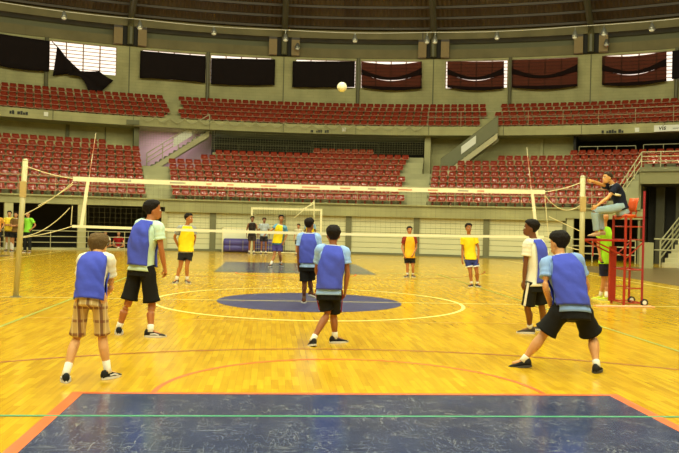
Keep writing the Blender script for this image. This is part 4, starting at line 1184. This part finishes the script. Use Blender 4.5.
    # ---- hair
    if not c.get('bald'):
        vs = []; fs = []; nh = 28; mt = 22
        hl = c.get('hlen', 1.0); hv = c.get('hvol', 1.0)
        for side_ in (0,):
            for i in range(mt+1):
                t = 1.5 + (len(HEADR)-2.501)*i/mt
                for k in range(nh):
                    phi = 2*PI*k/nh; z = t
                    az = abs((phi+PI) % (2*PI)-PI)          # 0 = face, pi = back
                    # lowest level (in ring index) that carries hair
                    low = 6.4 if az < .75 else (6.4-(az-.75)/.5*1.6 if az < 1.25 else (4.8-(az-1.25)/.6*1.9*hl if az < 1.85 else 2.9-.8*hl*min(1,(az-1.85)/.6)))
                    msk = min(1, max(0, (t-low)/(.9 if az < 1.2 else 2.4))); msk = msk**.7
                    hn = noise.noise(Vector((math.sin(phi)*3.2, math.cos(phi)*3.2, t*.9+s*7)))
                    hn2 = noise.noise(Vector((math.sin(phi)*9, math.cos(phi)*9, t*2.4+s*3)))
                    off = -.010 + msk*(.027+.006*hn+.007*hn2)*hv + msk*.003*hv
                    p = head_pt(t, phi, hup, hfw, hrt, hd, hs, off)
                    if i > mt*.7: p += hup*(.012+.006*hn)*hs*hv*((i/mt-.7)/.3)
                    vs.append(p)
        for i in range(mt):
            for k in range(nh): q = (k+1) % nh; fs.append((i*nh+k, i*nh+q, (i+1)*nh+q, (i+1)*nh+k))
        top = len(vs); vs.append(head_pt(len(HEADR)-1.001, 0, hup, hfw, hrt, hd, hs, -.03)+hup*.018*hs*hv)
        for k in range(nh): fs.append((mt*nh+k, mt*nh+(k+1) % nh, top))
        fs.append(tuple(range(nh)))
        MB().add(vs, fs).build('hair', M_hair, e, True)
    # ---- shirt
    def cm(rgb, nm='cloth'): return mat('%s_%d_%d_%d' % ((nm,)+tuple(rgb)), rgb, .85, .10, 14, bump=.35, bscale=9, spec=.2)
    hem = c.get('hem', -.16)
    b = MB(); ts = [hem+(1.02-hem)*i/22 for i in range(23)]
    loft(b, ts, 30, lambda t: .012*s+(.016*s*max(0, 1-(t-hem)/.14)), True, .012*s, len(label))
    sv = c.get('sleeve', .62)
    for (s_, e_, sg) in ((shR,eR,1),(shL,eL,-1)):
        if sv <= 0: continue
        d = (e_-s_); inn = s_ - lat*sg*.06*s - su*.01*s
        P, Q = smooth_poly([inn, s_+d*.02, s_+d*.3, s_+d*sv*.75, s_+d*sv], [(.078*s,),(.078*s,),(.073*s,),(.073*s,),(.076*s,)], 3)
        rr = [q[0]*(1+.05*math.sin(i*1.9)) for i, q in enumerate(Q)]
        b.tube(P, rr, 14)
        b.sphere(s_+d*.04, .076*s, 14, 9)
    shirt = b.build('shirt', cm(c['shirt']), e, True)
    if sv > 0 and c.get('sleeve_col'):
        for (s_, e_) in ((shR,eR),(shL,eL)):
            d = e_-s_
            MB().tube([s_+d*.25, s_+d*sv*.8, s_+d*(sv+.02)], [.076*s,.077*s,.079*s], 14).build('sleeve', cm(c['sleeve_col']), e, True)
    # collar
    vs = [torso_pt(1.0, 2*PI*k/16, .012*s, True) for k in range(16)]
    MB().tube(vs+[vs[0]], .008*s, 6).build('collar', cm(c.get('collar', (232,230,220))), shirt, True)
    # ---- bib / vest
    if c.get('vest'):
        vh = c.get('vhem', -.1); wdt = c.get('vwide', 62)
        for sgn in (0, 1):
            vs = []; fs = []; nu = 16; nv = 24; th = .010*s
            for side_ in (0, 1):
                for j in range(nv+1):
                    t = vh+(1.0-vh)*j/nv
                    vt = c.get('vtop', 44); pm = wdt if t < .45 else (wdt+(vt-wdt)*(t-.45)/.33 if t < .78 else (vt if t < .92 else vt+(100-vt)*min(1,(t-.92)/.07)))
                    for i in range(nu+1):
                        phi = math.radians(-pm+2*pm*i/nu) + (PI if sgn else 0)
                        w_ = noise.noise(Vector((math.sin(phi)*2.5+len(label), math.cos(phi)*2.5, t*4+sgn*9)))
                        cr_ = noise.noise(Vector((math.sin(phi)*5, math.cos(phi)*5+t*6, len(label)*.37)))
                        off = .036*s - side_*th + .006*s*cr_
                        p = torso_pt(t, phi, off, True)
                        fo_ = noise.noise(Vector((math.sin(phi)*1.6+t*3.2, math.cos(phi)*1.6-t*1.4, len(label)*.7)))
                        p += (p-(pel+su*sl*t)).normalized()*(w_*.006+abs(fo_)*.035*(1-max(0,t-.7)*2.5))*s
                        vs.append(p)
            st = (nu+1)*(nv+1)
            for j in range(nv):
                for i in range(nu):
                    k = j*(nu+1)+i
                    fs.append((k,k+1,k+nu+2,k+nu+1)); fs.append((st+k,st+k+nu+1,st+k+nu+2,st+k+1))
            loop = [i for i in range(nu+1)] + [j*(nu+1)+nu for j in range(1,nv+1)] + [nv*(nu+1)+i for i in reversed(range(nu))] + [j*(nu+1) for j in reversed(range(1,nv))]
            for i in range(len(loop)):
                a_, b_ = loop[i], loop[(i+1) % len(loop)]; fs.append((a_, st+a_, st+b_, b_))
            MB().add(vs, fs).build('bib_back' if sgn else 'bib_front', cm(c['vest'], 'bib'), e, True)
    # ---- shorts or trousers
    b = MB(); loft(b, [-.26+(hem+.03+.26)*i/10 for i in range(11)], 26, .006*s, True, .012*s, 3)
    fr = c.get('short', .86); sr = c.get('sr', .95)
    for (h_, k_, a_) in ((hipR,kR,aR),(hipL,kL,aL)):
        if fr <= 1.0:
            d = k_-h_; P, Q = smooth_poly([h_, h_+d*.2, h_+d*.55, h_+d*fr], [(.098*s*sr,),(.110*s*sr,),(.102*s*sr,),(.106*s*sr*c.get('flare',1),)], 4)
        else:
            d = k_-h_; d2 = a_-k_
            P, Q = smooth_poly([h_+Z*.04*s, h_+d*.4, h_+d*.9, k_+d2*.15, k_+d2*.5, k_+d2*.93], [(.10*s,),(.098*s,),(.078*s,),(.076*s,),(.068*s,),(.066*s,)], 4)
        b.tube(P, [q[0]*(1+.035*math.sin(i*1.7)) for i, q in enumerate(Q)], 16)
    Mb = c['shorts'] if not isinstance(c['shorts'], tuple) else cm(c['shorts'])
    sh = b.build('shorts' if fr <= 1 else 'trousers', Mb, e, True)
    if c.get('stripe'):
        for (h_, k_, sg) in ((hipR,kR,1),(hipL,kL,-1)):
            d = k_-h_; o_ = plat*sg*.104*s; q0 = h_+o_+d*.05; q1 = h_+o_*.98+d*fr
            MB().tube([q0, (q0+q1)/2+o_*.03, q1], .02*s, 8, rb=[.008*s]*3, ref=pf).build('side_stripe', cm(c['stripe']), sh)
    if c.get('hemcol'):
        for (h_, k_) in ((hipR,kR),(hipL,kL)):
            d = k_-h_; MB().tube([h_+d*(fr-.07), h_+d*(fr+.01)], .106*s, 16).build('hem_band', cm(c['hemcol']), sh)
    # ---- socks and shoes
    M_sole = mat('sole_%d' % c.get('sole', (214,208,196))[0], c.get('sole', (214,208,196)), .6, .05)
    for (a_, k_, td, key) in ((aL,kL,toes[0],'L'),(aR,kR,toes[1],'R')):
        d = (k_-a_).normalized()
        if not c.get('nosock'):
            MB().tube([a_-d*.03*s, a_+d*.03*s, a_+d*c.get('sock',.07)*s, a_+d*(c.get('sock',.07)+.01)*s], [.042*s,.040*s,.042*s,.038*s], 12).build('sock', cm(c.get('sockcol',(232,228,214))), e, True)
        fp = c.get('fp'+key, 0)                     # raised heel, radians
        tdn = (td*math.cos(fp) - Z*math.sin(fp)).normalized(); upn = (Z*math.cos(fp) + td*math.sin(fp)).normalized()
        sd = tdn.cross(upn).normalized()
        base = a_ - upn*.088*s
        prof = [(-.075,.030,.075,.028),(-.06,.045,.10,.036),(-.02,.048,.105,.038),(.03,.044,.085,.04),(.08,.036,.060,.046),(.13,.030,.045,.047),(.17,.024,.034,.040),(.195,.016,.020,.024)]
        vs = []; fs = []; n_ = 12
        for (y, zc, zh, hw) in prof:
            for k in range(n_):
                th = 2*PI*k/n_; zz = max(.012, .012+(zh-.012)*(.5+.5*math.sin(th)))
                vs.append(base + tdn*y*s + sd*(math.cos(th)*hw*s) + upn*zz*s)
        for i in range(len(prof)-1):
            for k in range(n_): q = (k+1) % n_; fs.append((i*n_+k, i*n_+q, (i+1)*n_+q, (i+1)*n_+k))
        fs.append(tuple(range(n_))); fs.append(tuple((len(prof)-1)*n_+k for k in range(n_)))
        so = MB().add(vs, fs).build('shoe', cm(c['shoe'], 'shoe'), e, True)
        vs = []; fs = []; m2 = 16
        for zz in (0, .024):
            for k in range(m2):
                th = 2*PI*k/m2; y = .062+.142*math.cos(th); hw = .05*math.sin(th)*(1.0-.12*math.cos(2*th)) 
                vs.append(base + tdn*y*s + sd*hw*s + upn*zz*s)
        for k in range(m2): q = (k+1) % m2; fs.append((k, q, m2+q, m2+k))
        fs += [tuple(range(m2)), tuple(range(m2,2*m2))]
        MB().add(vs, fs).build('sole', M_sole, so)
        if c.get('flash'):
            for sg in (-1,1):
                MB().tube([base+tdn*.0*s+sd*sg*.040*s+upn*.04*s, base+tdn*.06*s+sd*sg*.046*s+upn*.045*s, base+tdn*.11*s+sd*sg*.046*s+upn*.03*s], .008*s, 6).build('side_flash', M_sole, so)
    return e
def plaid_material():
    M = bpy.data.materials.new('plaid_cotton'); M.use_nodes = True; nt = M.node_tree; N = nt.nodes; L = nt.links
    b = N['Principled BSDF']; tc = N.new('ShaderNodeTexCoord'); sp = N.new('ShaderNodeSeparateXYZ'); L.new(tc.outputs['Object'], sp.inputs[0])
    prev = None; base = lin((196,166,104))
    for ax, fq, ph, colr, th in ((0, 9.5, .3, (92,44,40), .55), (2, 7.5, .1, (120,66,44), .72), (0, 19, 1.1, (222,200,150), .8)):
        mu = N.new('ShaderNodeMath'); mu.operation = 'MULTIPLY_ADD'; mu.inputs[1].default_value = fq*2*PI; mu.inputs[2].default_value = ph; L.new(sp.outputs[ax], mu.inputs[0])
        si = N.new('ShaderNodeMath'); si.operation = 'SINE'; L.new(mu.outputs[0], si.inputs[0])
        mr = N.new('ShaderNodeMapRange'); mr.inputs['From Min'].default_value = th; mr.inputs['From Max'].default_value = min(1, th+.15); mr.inputs['To Max'].default_value = .75; L.new(si.outputs[0], mr.inputs['Value'])
        mx = N.new('ShaderNodeMix'); mx.data_type = 'RGBA'; L.new(mr.outputs[0], mx.inputs[0])
        if prev is None: mx.inputs[6].default_value = base
        else: L.new(prev, mx.inputs[6])
        mx.inputs[7].default_value = lin(colr); prev = mx.outputs[2]
    L.new(prev, b.inputs['Base Color']); b.inputs['Roughness'].default_value = .9
    return M
BLUE = (70,82,190); LBLUE = (150,184,236); BLK = (22,21,20); YEL = (238,206,30)
# A: boy at the front left
build_person('boy in blue bib and plaid shorts standing at the front left', dict(s=.90, skin=(206,152,96), vox=.012, face=(.1,1,0), hface=(.12,1,-.1),
    aL=(66,373.5), aR=(107.5,370.5), kL=(77,337,.10), kR=(102.5,336,.10), pel=(91,296,.0), neck=(97,254,.14), head=(98.5,246.5,.22), hup=(.05,.15,1),
    eL=(80,287,.30), wL=(88,300,.45), eR=(111,287,.20), wR=(101,301,.42), tL=(-.35,.9), tR=(.45,.85), sr=.76, hs=1.17, shirt=(226,220,196), vest=BLUE, vhem=-.12, vwide=76, vtop=66, hem=-.1,
    shorts=plaid_material(), short=.93, flare=1.05, hair=(96,74,42), hvol=1.15, shoe=(30,32,30), flash=True, sock=.11, w=.80))
# B: tall boy beside him
build_person('tall boy in blue bib over mint shirt and black shorts behind the front-left boy', dict(s=1.03, skin=(168,104,58), vox=.012, face=(.55,.83,0), hface=(.85,.5,0),
    aL=(119,327.5), aR=(150.5,330), kL=(128.5,302,.05), kR=(152,304,.02), pel=(142,265,.0), neck=(150,221,.03), head=(152.5,210,.06),
    eR=(161,248,-.08), wR=(164.5,267,-.02), eL=(139,250,.28), wL=(146,268,.30), tL=(-.25,.95), tR=(.95,.1), shirt=(196,222,200), vest=BLUE, vhem=-.02, hem=-.14,
    shorts=BLK, short=.93, flare=1.1, sr=.95, shoe=(30,28,26), flash=True, sock=.06, curl=.7, vwide=66))
# C: boy close to the net
build_person('boy in blue bib and black shorts standing nearest the net on the blue circle', dict(s=.95, skin=(120,74,44), face=(0.05,1,0), hface=(.45,.85,0),
    aL=(304,298.5), aR=(311.5,292,.35), kL=(304.5,284,.05), kR=(310,281,.15), pel=(308.5,263,0), neck=(309,233.5,0), head=(309.5,224.5,.02),
    eL=(298.5,252,0), wL=(298.5,265,.05), eR=(320,252,.02), wR=(318,264,.12), tL=(-.1,1), tR=(.5,.8), fpR=.3, shirt=LBLUE, vest=BLUE, vhem=.0, hem=-.14, vwide=66,
    shorts=BLK, short=.84, shoe=(96,58,40), sock=.05, sockcol=(120,100,80), D=14.75))
# D: boy walking in the middle
build_person('boy in blue bib and black shorts with red stripe stepping in mid-court', dict(s=.93, skin=(150,92,52), vox=.012, face=(-.05,1,0), hface=(-.1,1,0),
    aL=(313,339.5), aR=(335,336.5), kL=(327.5,313,.02), kR=(333.5,315,.12), pel=(329,289,0), neck=(333,246,.06), head=(333.3,235,.08),
    eR=(347.5,272,.04), wR=(345.5,289,.06), eL=(316.5,272,.2), wL=(322,283,.38), tL=(-.3,.9), tR=(.9,.35), fpL=.25, shirt=LBLUE, vest=BLUE, vhem=-.02, hem=-.14, vwide=66,
    shorts=BLK, short=.88, sr=.9, hs=1.14, stripe=(150,36,36), shoe=(34,30,28), sock=.06))
# E: boy in white looking left
build_person('boy in white shirt with blue bib looking left on the right side', dict(s=.96, skin=(112,68,40), vox=.012, face=(-.72,.69,0), hface=(-.92,.4,0),
    aL=(530,327.5), aR=(543,325), kL=(527.5,308,.0), kR=(541.5,306,.12), pel=(535,281,0), neck=(533.5,239.5,.02), head=(531.4,228,.02),
    eL=(525.5,264,-.1), wL=(524,281,-.08), eR=(548,262,.25), wR=(543,276,.3), tL=(-.95,.1), tR=(-.7,.6), shirt=(230,226,204), vest=BLUE, vhem=-.05, hem=-.12, vwide=48,
    shorts=(26,26,22), short=.9, stripe=(226,222,206), shoe=(70,62,50), sock=.06, D=11.2))
# F: boy lunging in the front right
build_person('boy in blue bib and black shorts lunging with feet wide apart at front right', dict(s=.98, w=1.08, sr=1.08, hs=1.14, skin=(196,140,88), vox=.012, face=(-.1,1,0), hface=(-.5,.85,-.1), pface=(.05,1,0),
    aL=(524,359.5), aR=(596.5,364.5), kL=(543,335,.1), kR=(592,336,.12), pel=(572,307,0), neck=(560.5,256,.16), head=(559,243,.22), hup=(-.05,.2,1),
    eL=(545.5,287,.0), wL=(551,306,.12), eR=(587,286,.22), wR=(582,302,.42), tL=(-.9,.35), tR=(.45,.8), fpL=.15, shirt=(132,162,210), vest=BLUE, vhem=.0, hem=-.12, vwide=68,
    shorts=BLK, short=.86, flare=1.15, shoe=(38,36,32), sock=.04, calf=1.15, hvol=1.2, sole=(60,56,50)))
# G: opponents
build_person('boy in yellow bib and dark shorts with hands at his back at the left', dict(s=.97, skin=(176,114,64), face=(.35,-.93,0), hface=(.9,-.45,0),
    aL=(187,279.5), aR=(176.5,279.5), kL=(187,266,-.05), kR=(180.5,266,-.05), pel=(186,251,0), neck=(187,226,0), head=(188.8,218.3,0),
    eR=(174.5,237,.05), wR=(178.5,247,.15), eL=(195,238,.1), wL=(192,248,.2), tL=(.6,-.8), tR=(-.3,-.9), shirt=(150,152,150), vest=YEL, vhem=-.02, hem=-.06, vwide=74,
    shorts=(34,34,36), short=.62, shoe=(36,34,32), sock=.08, flash=True))
build_person('boy in orange-yellow bib over maroon shirt beyond the net', dict(s=.88, skin=(182,118,70), face=(.1,-1,0),
    aL=(413,274.5), aR=(407.5,274.5), kL=(413,267.5,-.05), kR=(407.5,267.5,-.05), pel=(409.5,256,0), neck=(409.5,236.5,0), head=(409.5,230.2,0),
    eR=(402,247,0), wR=(404,254.5,-.1), eL=(416.5,247,0), wL=(413.5,254,-.15), tL=(.3,-.9), tR=(-.6,-.7), shirt=(130,44,32), vest=(240,178,40), vhem=-.1, hem=-.08, vwide=66, collar=(230,226,200),
    shorts=(26,26,26), short=.62, shoe=(60,58,54), sock=.05, vox=.02))
build_person('boy in yellow shirt and blue shorts standing at the right beyond the net', dict(s=.94, skin=(164,104,60), face=(.15,-1,0),
    aL=(477.5,283.5), aR=(471.5,283.5), kL=(477,272,-.05), kR=(470.5,272,-.05), pel=(470.5,257,0), neck=(468.8,236,0), head=(468.5,228,0),
    eR=(462.5,249,0), wR=(462.3,259,-.05), eL=(478.5,248.5,0), wL=(478.5,259,-.05), tL=(.3,-.9), tR=(-.5,-.8), shirt=(240,206,34), hem=-.12, sleeve=.55, collar=(240,206,34),
    shorts=(52,62,130), short=.66, hemcol=(220,220,214), shoe=(50,44,38), sock=.05, vox=.018))
build_person('boy in yellow bib and purple shorts moving behind the net near the goal', dict(s=.98, skin=(172,112,66), face=(-.4,-.9,0), hface=(.1,-1,0),
    aL=(281,263.5), aR=(271,264), kL=(279.5,254.5,-.08), kR=(274.5,254.5,-.08), pel=(277.5,243.5,0), neck=(281,225,-.05), head=(281.2,218.5,-.05),
    eR=(272.5,229.5,-.05), wR=(266.5,233.5,-.1), eL=(287,234,0), wL=(284,242,-.1), tL=(.4,-.8), tR=(-.3,-.9), shirt=(96,150,176), vest=YEL, vhem=.02, hem=-.05, vwide=70,
    shorts=(74,64,126), short=.7, shoe=(44,44,40), sock=.1, vox=.02))
def stand(label, px, py, s, face, shirt, shorts, skin=(160,104,62), vest=None, arms='down', D=None, hair=(30,22,16), **kw):
    """person standing at a floor pixel in a plain upright pose"""
    g = gz(px, py) if D is None else None
    if D is None: D = (g-O).dot(FW)
    else: g = at(px, py, D); 
    k = FPX/D
    q = lambda x, z, d=0: (px+x*s*k+ROLL*z*s*k, py-z*s*k+ROLL*x*k, d)
    fx = face[0]; fy = face[1]; rx, ry = fy, -fx       # person's right in picture axes (x right, y away)
    c = dict(s=s, skin=skin, face=(fx,fy,0), D=D, shirt=shirt, shorts=shorts, shoe=(50,46,42), vox=.022, hair=hair, short=.7, hem=-.1)
    R_ = lambda a, f_, z: q(rx*a+fx*f_, z, (ry*a+fy*f_)*s)
    c.update(aR=R_(.11,0,.09), aL=R_(-.11,0,.09), kR=R_(.10,.03,.49), kL=R_(-.10,.03,.49), pel=R_(0,0,.93), neck=R_(0,0,1.47), head=R_(0,.02,1.64), tR=(fx+rx*.25,fy+ry*.25), tL=(fx-rx*.25,fy-ry*.25))
    if arms == 'down': c.update(eR=R_(.24,-.02,1.14), eL=R_(-.24,-.02,1.14), wR=R_(.25,.06,.90), wL=R_(-.25,.06,.90))
    if arms == 'crossed': c.update(eR=R_(.22,.06,1.15), eL=R_(-.22,.06,1.15), wR=R_(-.06,.22,1.18), wL=R_(.06,.24,1.14))
    if arms == 'hip': c.update(eR=R_(.32,-.06,1.18), eL=R_(-.32,-.06,1.18), wR=R_(.19,.06,1.02), wL=R_(-.19,.06,1.02))
    if vest: c['vest'] = vest; c['vwide'] = 72; c['vhem'] = -.04
    c.update(kw)
    return build_person(label, c)
stand('spectator in black sleeveless top left of the goal post', 251.5, 254.2, 1.0, (.1,-1), (40,32,30), (60,50,46), skin=(140,88,54), sleeve=0)
stand('spectator in pale grey shirt and dark shorts in front of the goal', 263.4, 254.4, .97, (.15,-1), (170,180,186), (44,40,44), skin=(140,90,58))
stand('person in pale shirt seen between the goalmouth and the blue-bibbed boy', 298, 255.6, .83, (-.3,-.9), (206,196,160), (60,56,60), skin=(190,128,84))
stand('yellow-bibbed youth mostly hidden behind the boy nearest the net', 309.5, 256.5, 1.0, (-.2,-1), (130,170,196), (50,50,60), vest=YEL, skin=(120,76,46))
stand('youth in yellow bib with folded arms by the left post', 8.5, 251.2, .98, (.25,-.95), (220,196,60), (40,38,40), vest=(240,206,60), arms='crossed', skin=(196,140,90), sock=.3)
stand('youth in dark mustard top beside the yellow-bibbed one at the left', 15.2, 252, .96, (-.1,-1), (122,92,50), (36,34,34), arms='crossed', skin=(190,134,88), sock=.28)
stand('person in lime green shirt standing behind the left net post', 27.3, 252.8, .98, (-.3,-.95), (140,214,60), (34,34,32), arms='hip', skin=(180,124,80), short=1.2, stripe=None)
stand('person cut off by the left edge of the picture', -3.5, 252, .97, (.3,-.95), (210,150,60), (40,38,40), arms='hip', skin=(196,140,90))
# man in lime shirt behind the umpire stand
build_person('man in lime green shirt and navy shorts standing behind the umpire stand', dict(s=.97, skin=(196,138,86), face=(-.75,.65,0), hface=(-.4,.9,0), vox=.016,
    aL=(600.5,295.5), aR=(606.5,296.5), kL=(603.5,281,0), kR=(606,281,.05), pel=(605.5,261,0), neck=(604.5,227.5,0), head=(605,218.5,0), bald=True, hs=1.0,
    eL=(598,243,-.05), wL=(600,256,-.1), eR=(612,242,.15), wR=(609,255,.2), tL=(-.9,.2), tR=(-.8,.4), shirt=(170,236,50), hem=-.08, collar=(170,236,50), sleeve=.6,
    shorts=(34,36,62), short=.72, shoe=(206,226,60), sock=.1, sole=(226,232,150)))
# umpire on the stand
DU = (Vector((6.55,.35,1.8))-O).dot(FW)
ump = build_person('umpire in navy shirt and jeans seated on the red stand reaching for the post', dict(s=.94, skin=(206,152,90), face=(-.97,-.1,0), hface=(-.95,-.3,0), vox=.014, D=DU, base=1.35,
    aL=(596.5,232.3,-.12), aR=(602,231,.12), kL=(594.5,211,-.14), kR=(599.5,212,.10), pel=(621,208,0), neck=(613,184.5,0), head=(607.5,177.8,-.02), hair=(60,46,34), hlen=.8, hvol=.8,
    eR=(598.5,183.5,-.05), wR=(586.5,178.5,-.3), eL=(606,200,-.22), wL=(596,206.5,-.24), tL=(-1,-.1), tR=(-1,.1), hdR=(-1,-.2,.05), shirt=(24,28,44), hem=-.06, sleeve=.6, collar=(230,230,226),
    shorts=(150,172,178), short=1.3, shoe=(196,166,124), nosock=True, sole=(170,140,100), stripe=None))
MB().tube([at(611.5,192.2,DU-.20), at(616,194.6,DU-.215), at(620.5,195.2,DU-.17)], [.02,.026,.02], 8).build('side_stripe', M_tape, ump, True)
# two people sitting on the floor by the left undercroft
def sitter(label, px, py, s, shirt, shorts, skin, fx=.1):
    D = (gz(px, py)-O).dot(FW); k = FPX/D
    q = lambda x, z, d=0: (px+x*k+ROLL*z*k, py-z*k+ROLL*x*k, d)
    return build_person(label, dict(s=s, skin=skin, face=(fx,-1,0), D=D, vox=.022, aR=q(.02,.08,-.36), aL=q(-.02,.08,-.30), kR=q(-.30,.20,-.22), kL=q(.30,.20,-.22), pel=q(0,.13,0), neck=q(0,.62,-.05), head=q(0,.79,-.07),
        eR=q(-.26,.36,-.12), wR=q(-.20,.22,-.3), eL=q(.26,.36,-.12), wL=q(.20,.22,-.3), tR=(.9,-.4), tL=(-.9,-.4), shirt=shirt, shorts=shorts, shoe=(60,50,44), hem=-.05, short=.8, base=0))
sitter('child in red shirt sitting cross-legged on the floor by the left rail', 118.3, 249.5, .92, (160,30,30), (90,80,70), (200,140,96))
sitter('child in pale shirt sitting beside the red-shirted one', 105, 249.5, .92, (214,206,180), (60,56,50), (190,134,90))
